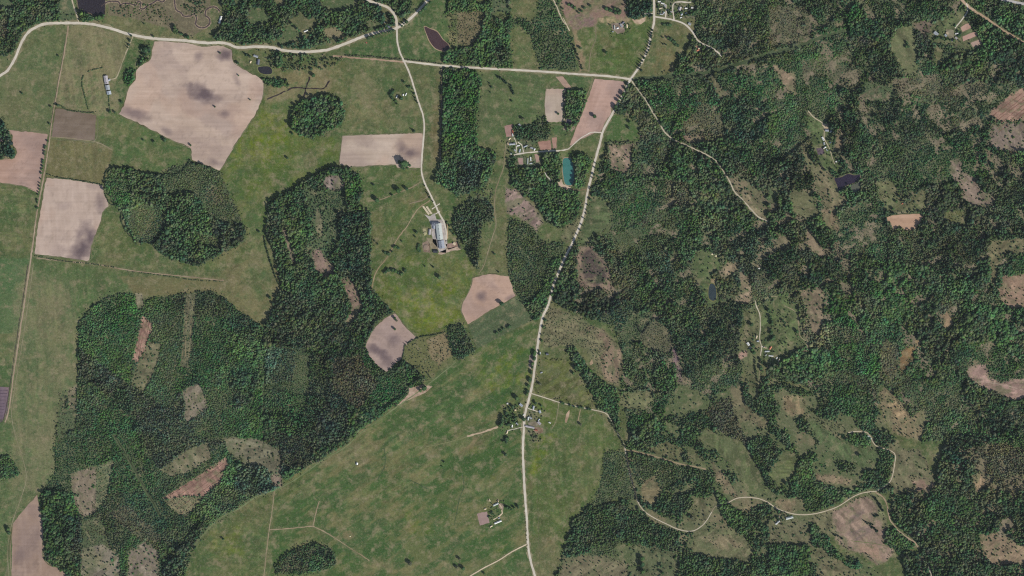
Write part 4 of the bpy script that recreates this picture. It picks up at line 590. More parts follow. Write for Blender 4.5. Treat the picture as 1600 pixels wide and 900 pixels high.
def water_mat(name, rgb):
    m, nt, b = mat(name, .12, .5); c = nt.nodes.new('ShaderNodeRGB'); c.outputs[0].default_value = (*lin(rgb), 1)
    noise_mul(nt, c.outputs[0], [(25, .88, 1.12, None), (6, .95, 1.05, None)], b.inputs['Base Color'])
    n = nt.nodes.new('ShaderNodeTexNoise'); n.inputs['Scale'].default_value = .6; bp = nt.nodes.new('ShaderNodeBump'); bp.inputs['Strength'].default_value = .08
    nt.links.new(n.outputs['Fac'], bp.inputs['Height']); nt.links.new(bp.outputs[0], b.inputs['Normal']); return m
PONDS = [('115,0 122,8 140,20 155,26 160,24 164,14 160,0', (46, 40, 44), (110, 100, 80)), ('663,43 666,42 672,45 683,50 692,62 701,70 700,80 690,79 680,75 672,65 667,54', (70, 52, 52), (160, 142, 114)), ('880,249 886,247 893,249 896,262 897,280 893,289 884,288 881,280 879,262', (62, 116, 108), (150, 136, 112)),
 ('1304,278 1314,277 1325,272 1335,274 1344,273 1340,283 1330,287 1320,291 1311,299 1308,290', (44, 36, 50), (116, 110, 84)), ('1109,445 1112,443 1117,446 1119,455 1119,465 1115,470 1108,466 1107,455', (50, 60, 62), (112, 112, 72)), ('403,106 408,104 420,104 425,109 424,115 415,116 406,113', (44, 42, 46), (112, 116, 76)),
 ('886,186 891,186 892,193 888,197 885,194', (48, 46, 60), (120, 106, 94)), ('1330,290 1345,285 1342,297 1332,300', (84, 86, 72), (80, 84, 60))]
PL = [('brown river pool at the top left', 'pond'), ('maroon brown pond with a sandy rim near the top', 'pond'), ('turquoise pond beside the hamlet', 'pond'), ('dark violet pond in the eastern clearing', 'pond'), ('small blue grey pond in the forest garden', 'pond'), ('round dark garden pond', 'pond'), ('tiny dark pond beside the wood', 'pond'), ('marshy pool', 'pond')]
for i, (p, c, b) in enumerate(PONDS):
    P = np.array([ext(q) for q in pts(p)]); ce = P.mean(0); Q = P + (P - ce) / (np.linalg.norm(P - ce, axis=1)[:, None] + 1e-6) * 1.6
    o = sheet('pond_bank', [tuple(q) for q in Q], 0.18, M_yard, const(b, 6, i), 3.0, True); tag(o, kind='structure')
    o = sheet('pond', [tuple(q) for q in P], 0.24, water_mat('pond_water', c), const(c, 0), 4.0, True); tag(o, kind='structure')
    dd = region([tuple(q) for q in Q], 1, 0); m = dd[1] > .5; dens[dd[0]][m] = 0

def ribbon(name, P, wd, c, z, mt, jit=.12, vary=5):
    P = np.asarray(P, float); T = np.gradient(P, axis=0); T /= np.linalg.norm(T, axis=1)[:, None] + 1e-9; Nn = np.stack([-T[:, 1], T[:, 0]], 1)
    k = len(P); jl = rng.normal(0, wd * jit * .5, k); jr = rng.normal(0, wd * jit * .5, k)
    Lp = P + Nn * (wd * .5 + jl)[:, None]; Rp = P - Nn * (wd * .5 + jr)[:, None]
    V = np.zeros((2 * k, 3)); V[0::2, 0] = WX(Lp[:, 0]); V[0::2, 1] = WY(Lp[:, 1]); V[1::2, 0] = WX(Rp[:, 0]); V[1::2, 1] = WY(Rp[:, 1]); V[:, 2] = z
    a = np.arange(0, 2 * k - 2, 2); Fz = np.stack([a, a + 1, a + 3, a + 2], 1)
    cc = np.array(c, float)[None] + (fbm(P[:, 0], P[:, 1], 18, 33, 3)[:, None] - .5) * 2 * vary + rng.normal(0, 2.5, (k, 1)); cc = np.repeat(cc, 2, 0)
    v0, v1, v2_ = V[Fz[0, 0]], V[Fz[0, 1]], V[Fz[0, 2]]
    if np.cross(v1 - v0, v2_ - v0)[2] < 0: Fz = Fz[:, ::-1]
    return link(bpy.data.objects.new(name, mesh_np(name, V, Fz, mt, False, lin(np.clip(cc, 0, 255)))))
for i, (nm, wd, c, P) in enumerate(ROADCURVES):
    if nm == 'gravel_road' and wd > 2.5: tag(ribbon('road_verge', P, wd + 2.2, (128, 122, 94), .19 + .002 * i, M_gravel, .45, 22), kind='structure')
    z = .34 + .004 * (i % 40) if nm == 'gravel_road' else .20 + .003 * (i % 40)
    tag(ribbon(nm, P, wd, c, z, M_gravel, .10 if nm == 'gravel_road' else .3, 8 if nm == 'gravel_road' else 18), kind='structure')
for i, p in enumerate(MARG): tag(ribbon('field_margin', catmull(p + p[:1], 5), 1.3, (100, 100, 72), .14 + .001 * i, M_gravel, .7, 30), kind='structure')
M_stream = water_mat('stream_water', (74, 62, 60)); M_bank = tone_mat('bank_soil', [(8, .85, 1.1, None)])
STR = ['158,10 168,3 178,2 185,3 188,7 195,5 205,6 212,8 216,2 220,4 219,12 224,14 232,8 240,4 246,0 253,3 257,0 258,-10', '272,-6 273,5 275,15 283,20 287,25 297,25 303,22 307,28 306,38 312,43 322,42 328,35 326,28 321,24 322,16 330,11 338,12 344,18']
for s in STR:
    P = catmull(pts(s), 1.5); tag(ribbon('stream_bank', P, 4.0, (144, 128, 106), .22, M_bank, .3), kind='structure'); tag(ribbon('stream', P, 2.0, (60, 46, 44), .27, M_stream, .15), kind='structure')
M_ditch = tone_mat('ditch_weeds', [(6, .8, 1.2, None)])
DITCH = [('417,155 430,150 445,143 460,137 478,138 490,138 505,138 515,126', 2.0, (56, 48, 48)), ('484,120 482,128 478,137 475,152', 2.0, (56, 48, 48)), ('640,0', 0, None), ('191,334 196,350 205,368 213,377', 1.0, (58, 66, 48)), ('165,300 210,300 255,304', .8, (58, 66, 46)), ('80,214 82,214', 0, None),
         ('102,62 97,95 91,125 87,150 83,172 79,197 76,222', .7, (84, 80, 62)), ('44,412 37,460 30,505 24,545 19,580 14,612 9,640 5,656', 1.1, (74, 66, 60)), ('400,520 412,560 412,640 411,700', .9, (52, 60, 44)), ('178,680 200,715 225,760 250,805', 1.6, (58, 66, 46)), ('190,680 225,740 270,830', 1.0, (56, 62, 44)),
         ('490,824 512,835 542,854 562,867 575,876', .6, (84, 92, 62)), ('654,24 660,38', .9, (60, 70, 48)), ('650,40 662,43', .6, (60, 70, 48)), ('1345,272 1362,262 1375,250 1382,238 1380,230', 1.1, (46, 50, 42)), ('1276,240 1288,265 1303,277', .9, (56, 54, 48)), ('604,318 602,340 610,360 615,380', .5, (76, 84, 54)),
         ('605,180 612,195 618,205', .5, (72, 84, 56)), ('540,420 560,440', .6, (60, 66, 48)), ('690,108 690,160 689,200 688,250', 1.6, (150, 134, 120)), ('840,775 842,840 843,890', .4, (100, 100, 70)), ('710,820 718,780 725,760 722,740', .9, (66, 82, 54)), ('640,750 655,757 668,764', .9, (64, 78, 52)), ('600,700 602,725 590,750', .9, (68, 84, 56)), ('790,108 780,90 770,60', .5, (110, 108, 80)),
         ('805,60 815,75 840,105', .6, (128, 122, 92)), ('560,440 575,460', .5, (120, 118, 90)), ('940,548 950,565 945,590 940,570', .4, (150, 136, 110)), ('925,540 948,550 960,570 962,590', .5, (146, 132, 106)), ('952,595 955,570 946,555', .5, (146, 132, 106)), ('1010,500 1000,530', .6, (56, 58, 52)), ('1330,845 1370,850 1400,858', .9, (104, 108, 70)), ('1500,640 1520,600 1560,600 1600,610', .5, (176, 160, 140))]
for s, wd, c in DITCH:
    if wd: tag(ribbon('ditch', catmull(pts(s), 3), wd, c, .30, M_ditch, .5, 12), kind='structure')
# furrow lines of the felled and replanted stands
for (x0, y0, x1, y1, nx, ny, n, c) in [(262, 778, 345, 718, 5, 6, 6, (112, 84, 74)), (212, 560, 226, 497, 4, 1, 4, (124, 92, 80)), (150, 740, 178, 722, 1, 8, 9, (132, 124, 92)), (468, 555, 466, 615, 5, 0, 4, (108, 112, 80)), (1550, 182, 1598, 145, 2, 5, 6, (120, 88, 74)), (258, 785, 285, 803, 9, -3, 5, (140, 128, 94)), (289, 470, 284, 565, 6, 0, 3, (134, 122, 92)), (0, 610, 12, 610, -1, 5, 9, (84, 72, 82))]:
    for k in range(n):
        P = catmull([(x0 + nx * k + rng.normal(0, .5), y0 + ny * k), ((x0 + x1) / 2 + nx * k + rng.normal(0, 1), (y0 + y1) / 2 + ny * k), (x1 + nx * k, y1 + ny * k)], 3)
        tag(ribbon('furrow', P, .7, c, .19 + .002 * k, M_ditch, .8, 12), kind='structure')

for s, wd, c in DITCH:
    if not wd: continue
    for (x0, y0) in catmull(pts(s), 1.5):
        j_, i_ = int(round((x0 - gx[0]) / PX)), int(round((y0 - gy[0]) / PX)); q_ = 1 if 1.5 < wd < 1.9 else 0; dens[i_ - q_:i_ + 1 + q_, j_ - q_:j_ + 1 + q_] = 0; hgt[i_ - 1:i_ + 2, j_ - 1:j_ + 2] *= .9
# ------------------------------------------------------------------ tree shapes
def ico(sub=1):
    import bmesh
    bm = bmesh.new(); bmesh.ops.create_icosphere(bm, subdivisions=sub, radius=1.0); bm.verts.ensure_lookup_table()
    v = np.array([x.co[:] for x in bm.verts]); f = np.array([[q.index for q in p.verts] for p in bm.faces]); bm.free(); return v, f
IV, IF = ico(2)
def broad_template(seed):
    r = np.random.default_rng(seed); v = IV.copy(); f = IF
    keep = (v[f][:, :, 2].mean(1) > -.45); f = f[keep]; used = np.unique(f); mp = np.full(len(v), -1); mp[used] = np.arange(len(used)); v = v[used]; f = mp[f]
    lob = r.normal(size=(5, 3)); lob[:, 2] = np.abs(lob[:, 2]) * .6; lob /= np.linalg.norm(lob, axis=1)[:, None]
    bump = np.max((v @ lob.T), axis=1); v = v * (0.72 + .34 * np.clip(bump, 0, 1) + r.normal(0, .10, len(v)))[:, None]
    v[:, 2] = v[:, 2] * .62 + .58; return v, f               # z about .2 .. 1.1 of height units
def conifer_template(seed):
    r = np.random.default_rng(seed); n = 7; v = []; f = []
    for t, (z0, z1, rr) in enumerate([(.12, .62, 1.0), (.42, .85, .68), (.7, 1.08, .4)]):
        b = len(v)
        for k in range(n):
            a = 2 * math.pi * (k + .5 * t) / n; q = rr * (1 + r.normal(0, .16)); v.append((q * math.cos(a), q * math.sin(a), z0 + r.normal(0, .02)))
        v.append((0, 0, z1)); f += [(b + k, b + (k + 1) % n, b + n) for k in range(n)]
    return np.array(v), np.array(f)
BT = [broad_template(i) for i in range(8)]; CT = [conifer_template(50 + i) for i in range(5)]

# small version of the crown for the sea of trees
IV1, IF1 = ico(1)
def broad_small(seed):
    r = np.random.default_rng(seed); v = IV1.copy(); f = IF1
    keep = (v[f][:, :, 2].mean(1) > -.2); f = f[keep]; used = np.unique(f); mp = np.full(len(v), -1); mp[used] = np.arange(len(used)); v = v[used]; f = mp[f]
    v = IVj(v, r); v[:, 2] = v[:, 2] * .62 + .58; return v, f
def IVj(v, r): return v * (.95 + r.normal(0, .17, len(v)))[:, None]
ST = [broad_small(200 + i) for i in range(12)]

wood_any = dens > .5
cl1 = fbm(X, Y, 9, 1001, 3); cl2 = fbm(X, Y, 21, 1021, 3); clm = sstep(.44, .56, cl1) * .5 + sstep(.42, .58, cl2) * .5
hgt[wood_any] *= (.66 + .55 * clm[wood_any]); dens[wood_any] *= (.80 + .2 * clm[wood_any])
tlo = fbm(X, Y, 30, 1061, 4)[..., None]; tlo2 = fbm(X, Y, 18, 1081, 4)[..., None]; tint *= .80 + .42 * tlo
tint = tint + (tlo2 - .5) * np.array([32, 10, -22]); rad *= (.8 + .4 * fbm(X, Y, 26, 1091, 3)); tint = np.clip(tint, 20, 200)
tint *= (.74 + .08 * clm)[..., None]; tint *= np.array([.985, 1.03, .97])
ol = sstep(.52, .70, fbm(X, Y, 13, 1041, 4)) * wood_any; tint = tint * (1 - .38 * ol[..., None]) + np.array([92, 92, 72]) * .38 * ol[..., None]
rad *= .98; sp = 2.0
jx, jy = np.meshgrid(np.arange(-80, 1682, sp), np.arange(-60, 962, sp)); jx = jx.ravel() + rng.uniform(-.5, .5, jx.size) * sp * 1.0; jy = jy.ravel() + rng.uniform(-.5, .5, jy.size) * sp * 1.0
ii = np.clip(((jy - gy[0]) / PX).round().astype(int), 0, Hn - 1); jj = np.clip(((jx - gx[0]) / PX).round().astype(int), 0, Wn - 1)
ok = rng.uniform(size=jx.size) < dens[ii, jj]; jx, jy, ii, jj = jx[ok], jy[ok], ii[ok], jj[ok]
tw = wid[ii, jj].copy()
tw[tw == 0] = -1
loc_n = fbm(jx, jy, 11, 811, 3)
th = hgt[ii, jj] * (.70 + .6 * rng.uniform(size=jx.size)) * (.8 + .4 * loc_n); tr = rad[ii, jj] * (.75 + .5 * rng.uniform(size=jx.size)) * np.clip(.7 + th / 30, .7, 1.15)
tc = tint[ii, jj] * (1 + rng.normal(0, .13, jx.size))[:, None] * (.86 + .30 * loc_n)[:, None] + rng.normal(0, 4, (jx.size, 3))
pale = rng.uniform(size=jx.size) < .06; tc[pale] = tc[pale] * .5 + np.array([118, 114, 90]) * .5
big = rng.uniform(size=jx.size) < .09; tr[big] *= 1.45; th[big] *= 1.18; tc[big] *= .93
isc = rng.uniform(size=jx.size) < con[ii, jj]
tcl = lin(np.clip(tc, 8, 255))
def build_mass(sel):
    Vs, Fs, Cs = [], [], []; off = 0
    idxs = np.nonzero(sel)[0]
    for ti in range(len(ST) + len(CT)):
        cm = ti >= len(ST); v, f = (CT[ti - len(ST)] if cm else ST[ti]); nt_ = len(CT) if cm else len(ST)
        s = idxs[(isc[idxs] == cm) & ((idxs % nt_) == (ti - len(ST) if cm else ti))]
        if len(s) == 0: continue
        a = rng.uniform(0, 2 * math.pi, len(s)); ca, sa = np.cos(a)[:, None], np.sin(a)[:, None]
        r_ = tr[s][:, None] * (.85 if cm else 1.0); hh = th[s][:, None]
        hx = np.empty((len(s), len(v), 3)); hx[..., 0] = WX(jx[s])[:, None] + r_ * (v[:, 0] * ca - v[:, 1] * sa); hx[..., 1] = WY(jy[s])[:, None] + r_ * (v[:, 0] * sa + v[:, 1] * ca); hx[..., 2] = np.maximum(hh * v[:, 2], .4) if cm else np.maximum(hh - r_ * 1.1 + (v[:, 2] - .58) / .62 * r_ * 1.05, .35)
        Vs.append(hx.reshape(-1, 3)); Fs.append((f[None] + (off + np.arange(len(s)) * len(v))[:, None, None]).reshape(-1, 3)); off += len(s) * len(v)
        cv = np.repeat(tcl[s][:, None, :], len(v), 1); Cs.append(cv.reshape(-1, 3))
    return np.concatenate(Vs), np.concatenate(Fs), np.concatenate(Cs)
SCR = ('scattered_bushes', 'scattered small bushes dotted over clearings and rough pasture', 'bushes')
ntree = 0
for k in [-1] + list(range(1, len(WOODS))):
    sel = tw == k
    if not sel.any(): continue
    ntree += sel.sum(); nm, lb, ct = SCR if k == -1 else WOODS[k]
    v, f, c = build_mass(sel); tag(link(bpy.data.objects.new(nm, mesh_np(nm, v, f, M_leaf, True, c))), lb, ct, kind='stuff')
print('trees in woods', ntree)

# ------------------------------------------------------------------ single trees, each with trunk and crown
def crown_mesh(kind, seed, c):
    v, f = (CT[seed % 5] if kind == 'c' else BT[seed % 8]); r = np.random.default_rng(seed + 900)
    V = v.copy()
    if kind == 'c': V[:, :2] *= .42
    else: V[:, 2] = (v[:, 2] - .58) / .62 * .50 + .60; V[:, :2] *= .5
    # leaf clumps over the crown so that the outline is broken
    cl = []; fl = []; b = len(V); pick = r.choice(len(V), 40)
    for q in pick:
        ctr = V[q] * np.array([1.0, 1.0, 1.0]) + r.normal(0, .02, 3); s_ = .07 if kind == 'b' else .045
        t = ctr + r.normal(0, s_, (4, 3)); cl.append(t); fl += [(b, b + 1, b + 2), (b, b + 2, b + 3), (b, b + 3, b + 1), (b + 1, b + 3, b + 2)]; b += 4
    V = np.concatenate([V] + cl); Fz = np.concatenate([f, np.array(fl)])
    cc = lin(np.clip(np.array(c) * (1 + r.normal(0, .10, len(V)))[:, None], 0, 255)); return mesh_np('crown', V, Fz, M_leaf, False, cc)
def trunk_mesh():
    n = 7; V = []; Fz = []
    for (z, r_) in ((0, .035), (.2, .024), (.55, .012), (.8, .004)):
        for k in range(n): a = 2 * math.pi * k / n; V.append((r_ * math.cos(a), r_ * math.sin(a), z))
    for l in range(3):
        for k in range(n): Fz.append((l * n + k, l * n + (k + 1) % n, (l + 1) * n + (k + 1) % n, (l + 1) * n + k))
    for j in range(4):                                    # limbs
        a = j * 1.6; b = len(V); c_, s_ = math.cos(a), math.sin(a)
        V += [(0, 0, .34 + .05 * j), (0, 0, .37 + .05 * j), (.22 * c_, .22 * s_, .52 + .06 * j), (.22 * c_ + .01, .22 * s_, .51 + .06 * j)]; Fz.append((b, b + 1, b + 2, b + 3))
    return mesh_np('trunk', V, Fz, M_bark)
TRM = trunk_mesh()
CRM = {'c': [crown_mesh('c', i, (46, 66, 48)) for i in range(5)], 'b': [crown_mesh('b', i, c) for i, c in enumerate([(58, 82, 50), (64, 90, 50), (50, 74, 48), (70, 92, 54), (60, 84, 56), (54, 80, 46), (66, 86, 56), (56, 78, 50)])], 'p': [crown_mesh('b', 20 + i, (84, 88, 66)) for i in range(3)]}
proto = bpy.data.objects.new('tree', None); pt = bpy.data.objects.new('trunk', TRM); pc = bpy.data.objects.new('crown', CRM['b'][0])
NAMES = {'c': 'conifer_tree', 'b': 'broadleaf_tree', 'p': 'pale_tree'}; used_labels = set(); tcount = 0
def tree(x, y, r=3.0, kind='b', label='', group=None, h=None):
    global tcount; tcount += 1
    x += 0.0; e = proto.copy(); e.name = NAMES[kind]; link(e); e.location = (float(WX(x)), float(WY(y)), 0)
    if label in used_labels: print('DUP LABEL', label)
    used_labels.add(label)
    e.rotation_euler = (0, 0, rng.uniform(0, 6.28)); rm = r * S; hh = (h * (1.3 if kind == 'c' else 1.12)) if h else (rm * (2.9 if kind == 'c' else 1.9) + 2.5); k = 2.2 if kind == 'c' else 2.0
    e.scale = (rm * k, rm * k, hh)
    t = pt.copy(); t.name = 'trunk'; link(t, e); c = pc.copy(); c.data = CRM[kind][tcount % len(CRM[kind])]; c.name = 'crown'; link(c, e)
    tag(e, label, 'tree', group); return e
ORD = ['first', 'second', 'third', 'fourth', 'fifth', 'sixth', 'seventh', 'eighth', 'ninth', 'tenth', 'eleventh', 'twelfth', 'thirteenth', 'fourteenth', 'fifteenth', 'sixteenth', 'seventeenth', 'eighteenth', 'nineteenth', 'twentieth', 'twenty-first', 'twenty-second', 'twenty-third', 'twenty-fourth']
def row(line, n, r, kind, where, end='top', jit=.9, h=None):
    P = catmull(pts(line), 1.0); dd = np.concatenate([[0], np.cumsum(np.linalg.norm(np.diff(P, axis=0), axis=1))])
    for i in range(n):
        t = dd[-1] * ((i + rng.uniform(-.42, .42)) / (n - 1) if n > 1 else .5); x = np.interp(t, dd, P[:, 0]) + rng.normal(0, jit * .5); y = np.interp(t, dd, P[:, 1]) + rng.normal(0, jit * .5)
        tree(x, y, r * rng.uniform(.7, 1.45), kind, '%s %s from %s %s' % (ORD[i], {'c': 'conifer', 'b': 'tree', 'p': 'pale tree'}[kind], end, where), 'trees in the row ' + where, h)
row('205,57 203,64 201,70 199,75', 5, 1.5, 'c', 'beside the path leaving the north road', h=11)
row('575,60 584,57 592,54 600,52 608,50 615,48', 10, 2.0, 'b', 'south of the road left of the north junction', 'left', h=11)
row('588,47 596,45 604,44', 4, 2.0, 'b', 'north of the road left of the north junction', 'left', h=9)
row('627,41 632,37 637,33', 4, 1.8, 'b', 'on the road bend right of the north junction', 'left', h=10)
row('656,20 662,14 667,9 672,4', 6, 2.4, 'b', 'shading the road as it leaves at the top', 'left', h=13)
row('1019,47 1018,58 1017,66 1015,74 1012,82 1008,88 1004,94 1001,100 997,106', 15, 1.6, 'c', 'lining the road above the crossroads', 'top', h=12)
row('984,130 979,139 974,147 969,156 964,165 961,171', 9, 2.2, 'b', 'between the tall reddish field and the crossroads road', 'top', h=13)
row('644,138 646,143 648,149 650,154 653,162', 5, 1.5, 'c', 'on the left verge near the meadow huts', 'top', h=9)
row('663,291 666,297 669,303 672,309 675,315', 7, 1.0, 'c', 'along the drive above the livestock barn', 'top', h=7)
row('933,256 929,268 927,280 925,292 923,302 922,312 920,322 918,334 912,345 909,356 904,367 899,377', 15, 1.4, 'b', 'along the main road beside the forest', 'top', h=9)
row('894,394 889,402 884,411 880,420 876,430 872,440 868,450 863,461', 9, 2.2, 'b', 'overhanging the shaded main road bend', 'top', h=13)
row('851,500 849,512 847,522 846,535 844,548 842,556', 6, 1.6, 'b', 'on the right verge above the village meadow', 'top', h=7)
row('836,548 835,556 834,563 832,570 831,580 829,590 827,598 826,606 823,616', 12, 2.2, 'b', 'on the left verge of the road above the village', 'top', h=9)
row('71,226 70,236 69,248 67,258 65,270 64,282 62,292 60,303 59,314 58,324', 18, 1.5, 'b', 'on the ditch beside the left track', 'top', h=6)
row('896,72 899,78 901,84 904,90 906,96 908,102 910,108', 11, 1.3, 'c', 'between the two pink tracks', 'top', h=10)
row('876,629 884,631 892,634 902,636 913,637 924,640', 8, 1.7, 'b', 'along the lane right of the village', 'left', h=6)
row('1366,777 1371,783 1375,790 1379,797', 7, 1.9, 'c', 'inside the road bend of the large brown clearing', 'top', h=11)
row('792,793 798,795 804,794 810,793', 5, 2.1, 'b', 'between the lower farmstead and the road', 'left', h=10)
row('786,650 785,655 784,660 782,665', 5, 2.2, 'b', 'closing the left side of the village', 'top', h=12)
row('783,472 785,476', 1, 3.0, 'b', 'on the edge of the orange pink field', 'top')
row('773,521 779,518 785,515 791,512 797,510', 6, 1.8, 'b', 'in the meadow below the orange pink field', 'left', h=7)
row('1365,804 1368,808 1372,805', 4, 1.7, 'c', 'on the right of the large brown clearing', 'left', h=9)
row('1350,813 1354,816 1359,818 1363,820', 5, 1.4, 'c', 'in the middle of the large brown clearing', 'left', h=8)
row('1363,824 1368,827 1372,831', 5, 1.6, 'c', 'low on the right of the large brown clearing', 'left', h=9)
row('1303,835 1310,838 1316,841', 6, 1.4, 'c', 'low on the left of the large brown clearing', 'left', h=9)
row('1386,828 1383,833 1388,838 1392,832 1390,845 1396,842', 10, 1.8, 'c', 'forming a plot at the foot of the large brown clearing', 'top', 1.5, h=10)
row('765,131 767,137 766,144', 3, 1.6, 'c', 'in the meadow right of the long forest strip', 'top', h=8)
row('778,120 786,126 794,131 799,138 802,146', 9, 1.8, 'c', 'on the meadow corner under the east-west road', 'top', 1.6, h=10)
row('617,141 613,145 611,150 614,155 618,158', 7, 2.0, 'b', 'around the meadow huts', 'top', 1.2, h=8)
row('637,137 641,136', 2, 1.8, 'b', 'beside the gateway of the meadow huts', 'left', h=6)
row('601,394 606,397 612,395 616,386 622,388', 7, 2.0, 'b', 'clumped below the sandy track bend', 'left', 1.2, h=7)
row('600,427 606,424 612,421 618,424 624,428 630,426 634,423', 12, 2.2, 'b', 'clumped in the middle of the green pasture', 'left', 1.6, h=8)
row('655,383 653,388 656,393', 4, 1.9, 'b', 'left of the farmyard heap', 'top', h=5)
row('698,347 702,352 704,358 707,363 710,368', 6, 1.3, 'b', 'right of the livestock barn drive', 'top', h=5)
row('716,380 718,384 720,388 716,375', 5, 1.5, 'p', 'beside the rubble below the livestock barn', 'top', h=5)
row('624,253 629,263 637,264 641,256', 5, 2.2, 'b', 'clumped at the foot of the pale strip field', 'left', .8, h=9)
row('411,124 418,126 425,128 433,129 441,131 449,132', 8, 2.0, 'b', 'left of the ditch crossing', 'left', h=7)
row('1455,64 1462,60 1468,58 1475,61 1483,62 1489,64', 9, 1.9, 'b', 'south of the north-east farmstead', 'left', 1, h=7)
row('1499,52 1500,56 1498,60 1497,49', 5, 1.5, 'b', 'between the farmstead and the garden beds', 'top', h=6)
row('1416,66 1418,70 1415,74 1419,73', 4, 1.8, 'b', 'in the middle of the upper right meadow', 'top', h=7)
row('1201,482 1203,490 1205,498 1206,505', 7, 2.0, 'b', 'in the eastern garden right of the lane', 'top', 1, h=11)
row('1203,515 1206,522 1209,528 1204,531', 6, 2.2, 'b', 'above the red roofed eastern cottage', 'top', 1, h=9)
row('1222,500 1226,505 1228,510', 4, 1.5, 'b', 'on the upper slope of the eastern pasture', 'top', h=8)
row('1174,536 1177,541 1176,547 1179,552', 6, 2.0, 'b', 'left of the eastern farm lane', 'top', h=8)
row('1188,560 1190,566 1188,573 1191,580', 6, 2.0, 'b', 'at the foot of the eastern farm lane', 'top', h=9)
row('797,237 800,240 803,244 800,248', 4, 1.8, 'b', 'on the left side of the hamlet', 'top', h=7)
row('769,800 766,803 771,804 768,807 764,808', 6, 1.4, 'b', 'in the lower farmstead orchard', 'top', 1, h=5)
row('791,646 795,650 790,656 796,659 800,653 804,650 799,661 793,664', 12, 1.9, 'b', 'in the village orchard', 'top', 1.5, h=8)
row('790,684 794,687 787,690 792,692', 5, 2.1, 'b', 'below the village gateway', 'top', 1, h=8)
row('828,676 832,682 836,686 840,682 834,690', 6, 1.4, 'p', 'below the village brick rubble', 'top', 1, h=5)
row('1028,8 1031,17 1036,16 1044,15 1047,21 1060,20 1066,17 1070,24', 10, 1.5, 'b', 'among the top village gardens', 'left', 1, h=6)
row('1080,17 1086,19 1090,16 1082,22 1075,24', 8, 2.2, 'b', 'right of the top village', 'left', 1, h=10)
row('1036,38 1041,39 1047,40', 4, 2.2, 'b', 'on the meadow corner by the top village bend', 'left', h=6)
row('1044,60 1047,62 1051,64 1055,68 1060,72', 7, 2.4, 'b', 'in the upper pasture right of the crossroads road', 'left', 1, h=8)
row('947,14 951,18 958,12 965,16 972,18 962,21', 8, 2.4, 'b', 'above the sandy yard at the top', 'left', 1, h=9)
row('880,14 886,10 893,8 900,16 906,20 915,12 922,10', 8, 2.0, 'b', 'dotted over the mauve bare ground', 'left', 1.5, h=8)
